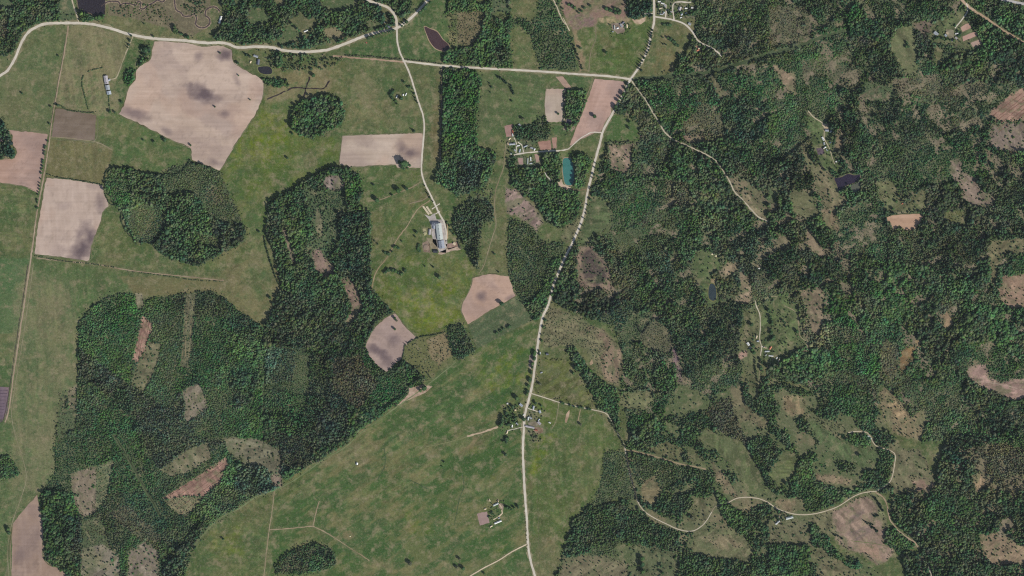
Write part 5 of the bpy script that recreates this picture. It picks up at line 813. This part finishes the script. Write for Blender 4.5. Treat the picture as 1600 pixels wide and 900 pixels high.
LONE = [(632,257,6.5,'b','very broad round tree at the foot of the pale strip field'),(92,88,1.6,'b','lone bush on the left track halfway to the north road'),(35,146,1.8,'b','lone dark tree in the upper left meadow'),(80,167,1.8,'b','small tree left of the brown field corner'),(91,165,2.2,'b','tree touching the upper left corner of the brown field'),
(172,175,2.6,'b','dark tree below the grey barn paddock'),(180,176,2.2,'b','tree at the left tip of the largest ploughed field'),(191,160,2.2,'b','bush beside the pale rubble left of the largest ploughed field'),(78,194,1.6,'b','small tree on the left track beside the brown field'),(75,221,1.6,'b','tree where two ditches meet left of the striped field'),
(224,219,1.5,'b','small bush below the largest ploughed field, left one'),(241,222,2.2,'b','tree below the largest ploughed field, middle one'),(258,219,3.2,'b','largest dark tree on the lower edge of the largest ploughed field'),(298,227,1.8,'b','tree at the notch of the largest ploughed field'),(344,83,1.6,'b','tiny tree in the top damp patch of the largest ploughed field'),
(336,167,1.5,'b','tiny tree in the middle of the largest ploughed field'),(391,156,1.2,'b','tiny bush near the right edge of the largest ploughed field'),(373,118,1.2,'b','tiny bush in the upper right of the largest ploughed field'),(228,78,4.5,'b','big dark round tree left of the upper tip of the largest ploughed field'),(225,37,1.6,'c','dark tree in the brown riverside pasture'),
(240,57,1.8,'b','tree on the north road above the largest ploughed field'),(385,86,2.4,'c','tall dark tree beside the pond house drive'),(391,89,2.2,'b','tree left of the pond house'),(372,99,2.4,'b','tree on the corner of the largest ploughed field near the pond house'),(490,118,3.2,'b','dark tree above the ditch crossing'),
(632,129,2.2,'b','lone tree above the meadow huts'),(627,154,3.2,'b','big round dark tree right below the meadow huts'),(621,163,1.5,'b','small bush below the meadow huts'),(647,205,2.6,'c','tall tree just above the pale strip field'),(457,209,2.0,'b','small tree left below the rounded copse'),
(449,247,2.2,'b','lone tree in the yellow green meadow'),(584,289,2.0,'b','lone tree left of the farm track fork'),(589,313,4.0,'b','round dark tree at the left end of the sandy track'),(623,298,4.6,'b','largest round tree on the sandy track'),(635,295,3.0,'b','round tree just right of the largest track tree'),(613,305,1.8,'b','small tree left of the largest track tree'),
(438,305,3.0,'b','upper tree left of the irregular wood tip'),(421,313,2.4,'b','lower tree left of the irregular wood tip'),(478,291,2.6,'b','tree on the upper edge of the irregular wood'),(405,362,2.0,'b','bush where the path meets the irregular wood'),(585,376,1.5,'c','thin dark tree left of the long sandy track'),(590,381,1.5,'c','second thin dark tree left of the long sandy track'),
(628,377,1.3,'b','small bush above the pasture clump'),(686,433,3.2,'b','dark oval tree in the middle of the pasture below the barn'),(664,416,1.4,'c','small dark tree in the pasture, left of two below the barn'),(677,417,2.0,'c','dark tree in the pasture, right of two below the barn'),(651,363,2.4,'b','bushy clump left of the farmyard'),(649,370,1.5,'b','small bush left of the farmyard'),
(773,397,1.8,'b','lone dark bush on the brown upright strip'),(779,425,1.6,'c','small tree above the orange pink field'),(349,842,2.0,'b','lone dark tree in the bottom left pasture'),(13,826,3.2,'b','upper dark tree beside the bottom left stubble field'),(15,832,3.0,'b','lower dark tree beside the bottom left stubble field'),
(617,497,2.2,'b','tree near the top of the kite shaped field'),(620,501,1.8,'p','pale tree near the top of the kite shaped field'),(617,514,2.2,'b','round bush inside the kite shaped field'),(637,536,1.4,'c','small conifer on the right edge of the kite shaped field'),(633,538,1.3,'c','smaller conifer on the right edge of the kite shaped field'),
(621,566,1.5,'c','conifer at the lower right edge of the kite shaped field'),(615,571,1.5,'c','conifer near the lower tip of the kite shaped field'),(785,475,2.6,'b','round tree on the right lower edge of the orange pink field'),(422,465,2.4,'b','upper tree on the brown pasture edge'),(427,475,2.6,'b','middle tree on the brown pasture edge'),(429,493,2.0,'b','lower tree on the brown pasture edge'),
(663,606,4.4,'b','big dark tree at the sandy pit'),(657,610,2.6,'b','smaller tree at the sandy pit'),(790,710,2.6,'b','lone tree below the village on the meadow'),(694,722,1.5,'b','upper small bush in the wide south meadow'),(691,729,1.0,'b','lower small bush in the wide south meadow'),(641,880,3.4,'p','pale round bush at the bottom of the south meadow'),
(718,873,2.4,'p','upper pale bush in the bottom scrub patch'),(714,886,2.6,'p','left pale bush in the bottom scrub patch'),(724,888,3.0,'b','right green bush in the bottom scrub patch'),(757,896,1.8,'b','bush on the bottom edge beside the branching lane'),(809,790,2.0,'b','tree at the farm gateway on the main road'),
(807,622,3.8,'b','big dark tree above the village houses'),(801,635,2.6,'b','dark tree left of the blue roofed village house'),(796,637,1.6,'b','small tree left of the village houses'),(818,655,3.6,'b','big tree overhanging the road in the village'),(837,630,2.4,'b','tree beside the village side lane'),(846,634,1.8,'b','pale green garden tree right of the village'),
(907,663,2.2,'p','yellowish tree in the field right of the village'),(900,575,4.0,'b','broad dark tree in the yellow green meadow'),(896,583,2.4,'b','smaller tree beside the broad dark meadow tree'),(844,600,2.4,'p','round pale tree near the village lane fork'),(947,82,2.6,'b','lone dark tree in the pasture above the crossroads'),(907,75,2.4,'b','dark tree between the pink track and the pasture'),
(929,182,3.2,'b','lone tree in the tall reddish field'),(1036,59,1.3,'b','tiny dark bush above the long upper pasture'),(1036,69,1.6,'c','slanting dark tree in the long upper pasture'),(1041,70,1.3,'b','tiny reddish bush in the long upper pasture'),(984,191,2.6,'b','upper tree in the green glade below the crossroads'),(983,200,2.4,'b','lower tree in the green glade below the crossroads'),
(800,158,1.6,'b','small dark tree at the left of the tan plot meadow'),(817,186,2.6,'p','bare greyish tree above the hamlet'),(1076,806,2.6,'b','left round tree in the lower lane loop pasture'),(1082,809,3.2,'p','right pale tree in the lower lane loop pasture'),(1003,872,4.0,'b','upper dark tree in the bottom pasture'),(1003,882,4.2,'b','middle dark tree in the bottom pasture'),(1004,892,4.0,'b','lower dark tree in the bottom pasture'),
(1033,884,2.6,'b','upper bush right of the bottom dark trees'),(1035,895,2.4,'b','lower bush right of the bottom dark trees'),(1026,835,2.6,'p','pale bush at the scrub edge below the lane loop'),(1174,507,3.2,'b','round dark tree left of the eastern farm lane'),(1245,518,2.8,'b','round bush on the lower eastern pasture'),(1400,315,2.2,'b','bush in the eastern hillside meadow'),(1404,306,2.6,'c','dark tree in the eastern hillside meadow'),
(1395,327,2.6,'b','tree beside the sandy eastern spot'),(1268,316,1.6,'b','bush in the middle of the oval eastern meadow'),(1256,328,1.2,'b','small bush low in the oval eastern meadow'),(1228,755,3.2,'b','upper oval tree in the lower right glade'),(1213,770,4.0,'b','big round tree in the lower right glade'),(1322,686,3.0,'b','dark tree at the end of the winding lane'),(1343,712,3.0,'b','dark tree in the bright lower right pasture'),
(868,460,2.0,'b','tree beside the shaded bend of the main road'),(1002,110,2.4,'c','tall tree just above the crossroads'),(872,178,2.0,'b','small tree on the lower left of the tan plot'),(886,195,2.6,'b','dark tree beside the tiny dark pond'),(896,187,2.4,'b','green tree right of the tiny dark pond')]
for (x, y, r, k, lb) in LONE: tree(x, y, r * .95, k, lb)
print('single trees', tcount)
# hedges: one object each, bushes grown together along a ditch
def hedge(line, wd, h, c, label, gap=.8, r0=1.3):
    P = catmull(pts(line), .9); Vs, Fs, Cs = [], [], []; off = 0
    for i, p in enumerate(P):
        if rng.uniform() > gap: continue
        v, f = ST[i % 12]; r = r0 * rng.uniform(.7, 1.25); hh = h * rng.uniform(.7, 1.2); q = v.copy(); q[:, 0] = q[:, 0] * r * S * .5 * 1.6 + float(WX(p[0] + rng.normal(0, wd * .4))); q[:, 1] = q[:, 1] * r * S * .5 * 1.6 + float(WY(p[1] + rng.normal(0, wd * .4))); q[:, 2] = np.maximum((v[:, 2]) * hh, 0.3)
        Vs.append(q); Fs.append(f + off); off += len(q); Cs.append(np.repeat(lin(np.clip(np.array(c) * (1 + rng.normal(0, .12)), 0, 255))[None], len(q), 0))
    tag(link(bpy.data.objects.new('hedge', mesh_np('hedge', np.concatenate(Vs), np.concatenate(Fs), M_leaf, False, np.concatenate(Cs)))), label, 'hedge')
HC = (64, 76, 52)
for a in [('73,272 90,277 110,280 135,284 160,289', .8, 3, HC, 'hedge along the top of the pale field with the dark corner', .7), ('54,400 100,408 140,412 180,418', .5, 2, HC, 'thin hedge under the pale field with the dark corner', .45), ('200,424 250,430 300,437 350,440', .5, 2, HC, 'dotted hedge running right above the plantation', .4),
    ('163,286 167,266 185,262 210,262', .8, 4, HC, 'dark hedge on the upper left corner of the L-shaped wood', .9), ('225,272 250,273 276,272 290,262 297,250', 1.4, 5, (52, 68, 46), 'dark curved hedge on the top of the L-shaped wood', .95), ('164,302 172,318 188,325 190,345 200,365 215,378', .7, 4, HC, 'curved hedge on the left of the L-shaped wood', .8),
    ('84,163 95,165 105,172 120,174 138,176 150,175', .7, 3, HC, 'hedge along the top of the dull brown field', .7), ('131,118 128,130 133,150 138,170', .8, 3, (70, 88, 56), 'left hedge of the grey barn paddock', .9), ('138,112 150,108 160,106', .6, 3, (70, 86, 56), 'top hedge of the grey barn paddock', .8), ('170,150 171,165 172,172', .5, 3, (68, 86, 56), 'right hedge of the grey barn paddock', .6),
    ('420,318 440,305 460,292 480,282 500,268 520,261', 1.2, 6, (50, 66, 46), 'dark slanting hedge on the upper edge of the irregular wood', .95), ('413,370 420,400 430,430 440,450', 1.0, 6, (54, 72, 46), 'hedge on the left edge of the irregular wood', .8), ('634,93 660,96 690,100', 1.0, 3, (76, 82, 60), 'bushy verge above the east-west road', .8), ('540,87 570,88 600,91 626,93', 1.2, 4, (82, 84, 64), 'bushy verge above the pink track at the top', .9),
    ('690,108 689,150 689,200 688,248', .5, 4, (96, 92, 70), 'dry hedge left of the long forest strip', .5), ('881,142 881,165 880,195', .5, 3, HC, 'hedge on the right of the tan plot', .8), ('641,572 660,575 674,592', .6, 3, HC, 'hedge under the scrubby paddock', .5), ('638,536 655,527 680,523 695,519', .6, 4, HC, 'hedge on top of the scrubby paddock', .85), ('632,540 630,555 628,563', .6, 3, HC, 'hedge right of the kite shaped field', .9),
    ('1234,298 1232,315 1233,335', 1.2, 6, (50, 66, 46), 'dark hedge left of the oval eastern meadow', .9), ('1238,295 1255,292 1268,298', 1.0, 6, (56, 72, 48), 'hedge on top of the oval eastern meadow', .9), ('1160,590 1200,610', .8, 4, HC, 'hedge in the eastern pasture below the farm', .6), ('1188,620 1198,640 1205,655', 1.2, 6, HC, 'dark hedge strip below the eastern farm field', .9),
    ('836,620 832,640 826,660', .4, 2, HC, 'low hedge on the village verge', .3), ('1180,560 1181,580 1184,600 1184,620', .8, 7, HC, 'tree hedge along the lower eastern lane', .6), ('979,712 984,735 990,758 995,780', 1.4, 5, (84, 82, 66), 'brushy hedge along the shaded lane', .95), ('952,655 960,668 968,682 976,698', 1.2, 6, HC, 'dense hedge along the lane bend right of the village', .9),
    ('820,800 822,830 824,860', .3, 1.2, (90, 92, 62), 'thin weeds beside the lower main road', .3), ('1045,560 1052,540', 1, 5, HC, 'short dark hedge beside the violet scrub', .6), ('995,507 1003,520 1015,505 1022,497', .8, 6, (70, 74, 62), 'bent hedge around the violet scrub', .6),
    ('800,240 808,240', .2, 2, HC, 'short hedge at the hamlet gate', .4)]:
    hedge(*a)

# ------------------------------------------------------------------ buildings
def box(V, Fz, x0, x1, y0, y1, z0, z1):
    b = len(V); V += [(x0, y0, z0), (x1, y0, z0), (x1, y1, z0), (x0, y1, z0), (x0, y0, z1), (x1, y0, z1), (x1, y1, z1), (x0, y1, z1)]
    Fz += [(b, b + 3, b + 2, b + 1), (b + 4, b + 5, b + 6, b + 7), (b, b + 1, b + 5, b + 4), (b + 1, b + 2, b + 6, b + 5), (b + 2, b + 3, b + 7, b + 6), (b + 3, b, b + 4, b + 7)]
def part(name, V, Fz, m, parent, loc=None):
    me = bpy.data.meshes.new(name); me.from_pydata([tuple(map(float, v)) for v in V], [], [tuple(f) for f in Fz]); me.materials.append(m); me.update()
    o = bpy.data.objects.new(name, me); link(o, parent)
    if loc: o.location = loc
    return o
def gable_wall(L, W, H, RH):
    x, y = L / 2, W / 2; V = [(-x, -y, 0), (x, -y, 0), (x, y, 0), (-x, y, 0), (-x, -y, H), (x, -y, H), (x, y, H), (-x, y, H), (-x, 0, H + RH - .05), (x, 0, H + RH - .05)]
    return V, [(0, 1, 5, 4), (2, 3, 7, 6), (1, 2, 6, 9, 5), (3, 0, 4, 8, 7), (0, 3, 2, 1)]
def gable_roof(L, W, H, RH, o=.5, t=.22):
    x, y = L / 2 + o, W / 2 + o; s = RH / (W / 2); zl = H - o * s; zt = H + RH
    V = [(-x, -y, zl), (x, -y, zl), (x, 0, zt), (-x, 0, zt), (-x, y, zl), (x, y, zl)]; V += [(a, b, c + t) for a, b, c in V]
    return V, [(0, 3, 2, 1), (3, 4, 5, 2), (6, 7, 8, 9), (9, 8, 11, 10), (0, 1, 7, 6), (5, 4, 10, 11), (1, 2, 8, 7), (2, 5, 11, 8), (3, 0, 6, 9), (4, 3, 9, 10)]
blabels = set()
def house(x, y, L, W, ang, roof, label, name='house', cat='house', H=None, group=None, chim=True):
    L *= S; W *= S; H = H or (3.0 if W > 5 else 2.4); RH = W * (.36 if W < 9 else .25)
    e = bpy.data.objects.new(name, None); link(e); e.location = (float(WX(x)), float(WY(y)), 0); e.rotation_euler = (0, 0, R(ang))
    if label in blabels: print('DUP', label)
    blabels.add(label); tag(e, label, cat, group)
    V, Fz = gable_wall(L, W, H, RH); w_ = part('wall', V, Fz, M_wall, e)
    V, Fz = gable_roof(L, W, H, RH); rf = part('roof', V, Fz, ROOF[roof], e)
    if name == 'house' and chim:
        V, Fz = [], []; box(V, Fz, L * .15, L * .15 + .9, .3, 1.2, H + RH * .5, H + RH + 1.1); part('chimney', V, Fz, M_brick, rf)
    V, Fz = [], []; box(V, Fz, -.6, .6, -W / 2 - .06, -W / 2 + .02, .02, 2.1); part('door', V, Fz, M_door, e)
    if name == 'house':
        for sx in (-L * .3, L * .3):
            V, Fz = [], []; box(V, Fz, sx - .6, sx + .6, -W / 2 - .04, -W / 2 + .02, 1.0, 2.1); part('window', V, Fz, M_glass, w_)
    return e
HO, SH = ('house', 'house'), ('shed', 'shed')
B = [
 (344.5,31,11,3,75,'white','long narrow white roof beside the stream loop','s'), (482.5,65,6,4,25,'white','bright white roofed house among trees north of the main road','h'), (478,48.5,6,1.6,22,'white','thin pale shed above the bright white roofed house','s'),
 (403.5,97,8,4,82,'slate','dark slate house above the round garden pond','h'), (400,88,7,3,-20,'grey','pale grey shed above the dark slate pond house','s'), (391.5,97,3,2,70,'cream','tiny cream hut left of the dark slate pond house','s'),
 (607,41.5,5,3.6,15,'slate','dark house with one white roof slope left of the north junction','h'), (612,33,4,2,50,'cream','small pale hut by the road just above the north junction','s'), (598,32,4,2,20,'white','white shed in trees left above the north junction','s'), (601,35,2,1.4,-20,'grey','tiny grey hut left above the north junction','s'),
 (620,151,4,1.5,65,'white','long white meadow hut, leftmost of three','s'), (630,148.5,2.4,2,80,'white','square white meadow hut, middle of three','s'), (634.3,147.5,4.4,1.2,65,'white','thin white meadow hut, rightmost of three','s'),
 (671.3,362.5,8,3,86,'mauve','pale shed on the left of the livestock barn yard','s'), (680.3,392.5,7,4.5,-3,'dark','black roofed shed below the livestock barn','s'), (710,381,4,3,-40,'cream','pale broken shed right below the livestock barn','s'),
 (801,206,5,2,-80,'red','dark red roof at the top of the hamlet','h'), (801,211,4,1.4,-80,'white','narrow white shed below the dark red hamlet roof','s'), (800.5,225,9,3,6,'grey','long pale grey house in the middle of the hamlet','h'), (793.5,225,3.5,2,-75,'tan','pinkish shed at the left of the long grey hamlet house','s'), (796,217,3,2,50,'cream','small cream shed above the long grey hamlet house','s'),
 (804.5,235,3,2,-50,'grey','grey hut beside the hamlet crossing','s'), (810,227.5,4,1.6,8,'white','white shed between the two hamlet lanes','s'), (812,235.5,5,2,78,'blue','pale blue roofed house beside the hamlet lane','h'), (821,228.5,6,1.8,26,'blue','slanted blue grey roof right of the hamlet lanes','h'), (831,231,4,2,-10,'grey','left grey hut behind the reddish garden field','s'), (835,233.5,3,2,60,'white','right white hut behind the reddish garden field','s'),
 (829,248.5,5.5,1.6,-86,'white','white greenhouse on the hamlet lawn','s'), (824.5,252,9,1.2,88,'green','thin pale green greenhouse on the hamlet lawn','s'), (812.5,195.5,5,2,-40,'grey','grey roof under trees above the hamlet','h'), (842.5,268.5,5,1.3,28,'white','upper white farm roof in the wood below the hamlet','h'), (843.5,275,7,2,20,'white','lower white farm roof in the wood below the hamlet','h'), (804.5,264,3,2,-30,'cream','upper cream hut at the lower left of the hamlet','s'), (803,271,2.5,2,20,'white','lower white hut at the lower left of the hamlet','s'), (829.5,255.5,4,1.6,5,'green','pale green glass frame under the hamlet greenhouse','s'), (799.5,240,3,2,10,'white','white hut at the lower end of the hamlet lane','s'),
 (1030,2.5,4,1.6,0,'white','white roof nearest the top edge in the top village','h'), (1035.5,5.5,5,1.8,-10,'white','white roof second from the left along the top village','h'), (1032,13,5,1.4,15,'cream','thin cream roof on the left of the top village','s'), (1039,9,3,2,-45,'grey','grey roof at the head of the first village lane','s'), (1033.5,22.3,5,1.5,-5,'grey','long grey roof above the top village bend','h'), (1037,20,2.5,2,60,'blue','bluish hut beside the first top village lane','s'), (1044,17,4,2,-70,'slate','slate roof between the two top village lanes','h'), (1049,18.5,3,1.4,0,'mauve','mauve hut left of the second top village lane','s'),
 (1072,13,3.6,2,0,'white','white square roof right of the second top village lane','h'), (1081.5,12,3,2,0,'white','white roof at the right end of the top village','h'), (1062,13.5,5,4,70,'mauve','broad pinkish roof right of the second top village lane','h'), (1065,22.5,3,2.4,50,'blue','small bluish roof low in the top village','s'), (1064,27.5,3,1.5,10,'white','white hut nearest the top village bend','s'), (1077.5,15.5,4,1.2,25,'tan','tan shed between the two right hand village roofs','s'), (1072,20.5,2.5,1.6,15,'grey','tiny grey hut below the white square village roof','s'),
 (1077.5,37.5,4,3.4,-30,'grey','grey roof alone outside the bend below the top village','h'), (1093.5,74.5,5,2.5,25,'cream','cream roofed shed beside the orange cottage','s'), (1090,78.5,4,2.6,35,'orange','orange roofed cottage by the upper forest lane','h'), (1100,77,3,2,-60,'mauve','pale lilac hut right of the orange cottage','s'), (1097.5,84,3,1.3,80,'grey','thin grey hut below the orange cottage','s'),
 (970.5,40,5,2.6,-60,'grey','grey roof in the middle of the sandy top farmyard','h'), (973.5,35.5,4,2.5,40,'slate','dark slate roof at the top of the sandy top farmyard','h'), (960,43,6,1.4,-85,'green','thin pale green shed left of the sandy top farmyard','s'), (979.5,41,5,2,-82,'cream','cream shed right of the sandy top farmyard','s'), (965,44,3,2,20,'white','white hut in the sandy top farmyard','s'), (957.5,49.5,2,1.4,0,'grey','tiny grey hut on the lawn of the top farmyard','s'),
 (1027.5,163.5,5,2.6,28,'cream','cream roofed cottage in the forest below the crossroads','h'), (1022,165,3,2,-20,'tan','tan shed left of the cream forest cottage','s'), (1033,161,3,2,40,'grey','grey shed right of the cream forest cottage','s'),
 (1462.3,52.5,7,4.6,-42,'grey','large pale grey roof on the left of the north-east farmstead','h'), (1477.5,55.5,3.6,2.6,-50,'blue','pale blue roof in the middle of the north-east farmstead','h'), (1480,51.8,4,2.6,-40,'tan','tan roof at the top of the north-east farmstead','h'), (1493.3,52.8,1.8,1.6,0,'white','tiny white hut, left of the two by the garden beds','s'), (1496,52,3,2,20,'white','white hut, right of the two by the garden beds','s'), (1494,59.5,3.6,2.2,-40,'mauve','lilac roofed hut on the lower right of the north-east farmstead','s'), (1487.5,63.5,2,1.2,60,'grey','tiny grey hut at the bottom of the north-east farmstead','s'),
 (1292,203.7,5,3.2,-4,'bluegrey','blue grey roof nearest the yard of the eastern farmstead','h'), (1300.3,200.6,5,2.8,0,'bluegrey','upper right grey roof of the eastern farmstead','h'), (1299.5,205.6,5,2.8,-8,'blue','lower right pale blue roof of the eastern farmstead','h'), (1286,217,6,2.4,-62,'white','slanting white roof in the lower group of the eastern farmstead','h'), (1287.5,224.5,4,2.2,-80,'grey','grey roof below the slanting white roof','h'), (1288.5,230.5,4.5,2,35,'white','white shed above the violet eastern garden bed','s'), (1292,234.5,3,1.4,-40,'grey','grey hut beside the violet eastern garden bed','s'), (1306.5,252.5,2,1.6,0,'white','tiny white hut on the path to the dark violet pond','s'),
 (1182,526.5,4,2,80,'cream','yellow cream shed on the eastern lane','s'), (1184,533,3.2,2,10,'grey','pale grey shed just below the yellow cream shed','s'), (1169,537.5,5,3,-55,'white','white roof on the brown patch left of the eastern lane','h'), (1172.5,543.5,2.4,1.6,0,'blue','small bluish hut below the white roof left of the eastern lane','s'), (1203.7,543.5,5,2.4,55,'orange','orange red roof right of the eastern lane','h'), (1195.5,543,4,1.6,-20,'tan','tan roof at the gate of the orange red cottage','h'), (1198.5,549,7,1.8,3,'green','long dark teal shed below the orange red cottage','s'), (1204.5,556,7,1.2,-5,'white','thin white shed lowest on the eastern lawn','s'), (1213.5,559.5,2.6,1.2,70,'white','small white shed at the right of the eastern lawn','s'), (1216.5,564,11,1.4,70,'cream','long cream roof slanting at the lower right of the eastern lawn','s'), (1196.5,555,2,1.2,60,'green','tiny green hut on the eastern lawn','s'),
 (1233.5,809,11,3.6,13,'green','long pale green roof below the winding lane','h'), (1217,807.5,3,2,80,'cream','cream hut left of the long pale green roof','s'), (1216,815,5,2.4,40,'grey','grey cottage left of the long pale green roof','h'), (1213,818,2.6,2,20,'white','white hut left of the grey cottage','s'),
 (814.3,633,5.4,3.2,-40,'blue','pale blue roof left of the road in the village','h'), (833.4,637,5.6,2.4,82,'blue','upright blue roof right of the road in the village','h'), (843.5,643.5,4,3,-70,'blue','blue white roof at the end of the village side lane','h'), (801.5,637.3,2,1.6,0,'white','tiny white hut left of the village','s'), (805.5,640.3,2.2,2,0,'cream','cream hut in the left village garden','s'), (825,654,5,2.2,82,'green','pale green roof touching the road in the village','h'), (829,653,5,2.2,-35,'grey','grey roof just right of the pale green village roof','h'), (842.5,661,5.6,3.4,-45,'mauve','broad lilac grey roof right of the village yard','h'), (842,655.7,3,1.6,50,'blue','small bluish shed above the broad lilac roof','s'),
 (828,667,14,2.6,-12,'mauve','long lilac grey barn below the village yard','s'), (800,665.7,3.6,2,80,'white','white roof in the lower village orchard','h'), (807.8,662.3,4,1.8,-55,'blue','bluish roof in the lower village orchard','h'), (792.3,675.5,4,1.8,65,'cream','cream hut at the left gateway of the village','s'), (785.7,654.5,3,1.4,70,'cream','cream hut behind the dark row of village trees','s'), (818.3,648,2,1.4,20,'white','tiny white hut on the road verge in the village','s'), (838,672,4,1.8,-15,'red','broken brick red shed below the village yard','s'), (793,630.5,2,1.8,0,'white','tiny white hut alone above the village orchard','s'), (859,660.5,3,1.2,-20,'white','thin white hut right of the village','s'),
 (774.7,788,8.5,2.4,26,'green','pale green white roof of the lower farmstead','h'), (778.6,782.7,3.6,1.3,-80,'tan','pinkish shed above the lower farmstead house','s'), (781.7,790.5,6.4,1.8,-58,'tan','tan shed right of the lower farmstead house','s'), (778,815.7,11.5,2.4,23,'white','long white barn at the bottom of the lower farmstead','s'), (758.4,795,2.8,1.6,20,'cream','pale oval hut above the mauve kitchen garden','s'), (767.5,822.3,4,1.6,30,'cream','low cream rubble shed beside the long white barn','s'), (765.2,782,3,1.2,-60,'cream','cream hut at the upper left of the lower farmstead','s'), (779.8,809.3,2.2,1.3,30,'grey','small grey hut above the long white barn','s'),
 (557.8,724.5,3,3,80,'white','small white field hut alone in the south meadow','s'), (1357,682.3,3.4,2,-30,'white','white hut where the winding lane ends','s'), (1360.5,685,2,1.2,40,'blue','tiny blue hut where the winding lane ends','s'), (846,582,3,1.6,20,'grey','grey hut beside the main road under trees','s'), (855,553,3.4,3,5,'slate','slate roofed cottage beside the yellow flowers','h'), (843.5,552,4,2,85,'grey','grey roadside cottage above the yellow flowers','h'), (1410,318,3,1.4,30,'orange','tiny orange hut on the eastern hillside meadow','s'), (1186,419.5,2,1.2,0,'white','tiny white hut beside the upright brown strip','s'),
]
for (x, y, L, W, a, rf, lb, t) in B:
    house(x, y, L, W, a, rf, lb, *(HO if t == 'h' else SH))
# grey barn in three sections (top left) and the big L-shaped livestock barn
def barn(x, y, secs, label, extra=()):
    e = bpy.data.objects.new('barn', None); link(e); e.location = (float(WX(x)), float(WY(y)), 0); tag(e, label, 'barn')
    for (dx, dy, L, W, a, rf, H) in secs:
        L *= S; W *= S; RH = W * .2
        V, Fz = gable_wall(L, W, H, RH); w_ = part('wall', V, Fz, M_wall, e, (dx * S, -dy * S, 0)); w_.rotation_euler = (0, 0, R(a))
        V, Fz = gable_roof(L, W, H, RH, .6, .25); r_ = part('roof', V, Fz, ROOF[rf], e, (dx * S, -dy * S, 0)); r_.rotation_euler = (0, 0, R(a))
        n = int(L / 9)
        for k in range(n):
            if W < 9: break
            V, Fz = [], []; px = -L / 2 + (k + .7) * L / n; box(V, Fz, px - .9, px + .9, -.7, .7, H + RH - .1, H + RH + 1.0); part('roof_vent', V, Fz, ROOF['dark'] if k % 2 else ROOF['grey'], r_)
        V, Fz = [], []; box(V, Fz, L / 2 + .01, L / 2 + .12, -1.8, 1.8, .02, H * .85); part('door', V, Fz, M_door, w_)
        for k in range(int(L / 6)):
            V, Fz = [], []; px = -L / 2 + (k + .5) * 6; box(V, Fz, px - .8, px + .8, -W / 2 - .05, -W / 2 + .02, H * .5, H * .75); part('window', V, Fz, M_glass, w_)
    return e
barn(168, 131, [(-1.8, -6, 12.5, 5.6, -81, 'mauve', 5), (.6, 6, 7.2, 5.8, -81, 'grey', 5), (2.6, 14.2, 5, 6.2, -81, 'blue', 4.5), (2.3, -5.6, 4.5, 2.2, 32, 'blue', 3.5)], 'long grey barn in three roof sections beside the largest ploughed field')
barn(686, 366, [(.6, -4, 25, 8.5, -83, 'green', 6), (4.2, 16, 12, 8.2, -83, 'bluegrey', 5.4), (-5.5, -16.5, 11, 5.6, 0, 'slate', 5), (-8, -12, 7, 3.5, -88, 'bluegrey', 4)], 'huge L-shaped livestock barn with a pale green and blue grey roof')
M_conc = flat_mat('concrete', (196, 184, 158), [(4, .85, 1.1, None)])
for i, (x0, y0, x1, y1, lb) in enumerate([(661, 322, 670.5, 335, 'left pale concrete silage clamp above the livestock barn'), (666.5, 322.5, 674.5, 334, 'right pale concrete silage clamp above the livestock barn')]):
    cx, cy = (x0 + x1) / 2, (y0 + y1) / 2; L = math.hypot(x1 - x0, y1 - y0) * S; a = math.atan2(-(y1 - y0), x1 - x0)
    e = bpy.data.objects.new('silage_clamp', None); link(e); e.location = (float(WX(cx)), float(WY(cy)), .35); e.rotation_euler = (0, 0, a); tag(e, lb, 'silage clamp')
    V, Fz = [], []; box(V, Fz, -L / 2, L / 2, -2.8, 2.8, -.2, .15); part('floor', V, Fz, M_conc, e)
    for s_ in (-1, 1): V, Fz = [], []; box(V, Fz, -L / 2, L / 2, s_ * 3.0 - .19, s_ * 3.0 + .19, -.2, 1.9); part('wall', V, Fz, M_conc, e)
M_straw = flat_mat('straw', (206, 196, 160), [(3, .8, 1.1, None)])
def heap(x, y, r, h, m, label, cat='heap', name='heap'):
    v, f = BT[int(x) % 8]; V = v.copy(); V[:, 0] *= r * S * (1 if name != 'silo' else 1); V[:, 1] *= r * S * .85; V[:, 2] = np.maximum((v[:, 2] - .45) * h, 0)
    me = bpy.data.meshes.new(name); me.from_pydata(V.tolist(), [], f.tolist()); me.materials.append(m); o = link(bpy.data.objects.new(name, me)); o.location = (float(WX(x)), float(WY(y)), .2); tag(o, label, cat)
heap(1112.8, 396.8, 2.0, 3, M_straw, 'pale round straw heap, left of two in the forest garden', 'straw heap', 'straw_heap'); heap(1118.5, 400, 1.8, 3, M_straw, 'pale round straw heap, right of two in the forest garden', 'straw heap', 'straw_heap')
heap(664, 364, 2.8, 3, flat_mat('old_straw', (160, 156, 118), [(3, .8, 1.1, None)]), 'olive straw heap left of the livestock barn', 'straw heap', 'straw_heap'); heap(666, 386, 5, 3, flat_mat('manure', (140, 122, 106), [(3, .8, 1.15, None)]), 'big brown heap below left of the livestock barn', 'manure heap', 'manure_heap')
heap(1297.5, 223, 1.7, 5, ROOF['white'], 'round white dome on the dark eastern farm plot', 'dome', 'storage_dome'); heap(572.5, 66.5, 1.5, 2, ROOF['red'], 'small reddish brown mound below the northern road', 'mound', 'earth_mound'); heap(547, 838, 1.2, 1.5, M_straw, 'pale stones on the sandy spot in the south meadow', 'stone heap', 'stone_heap')
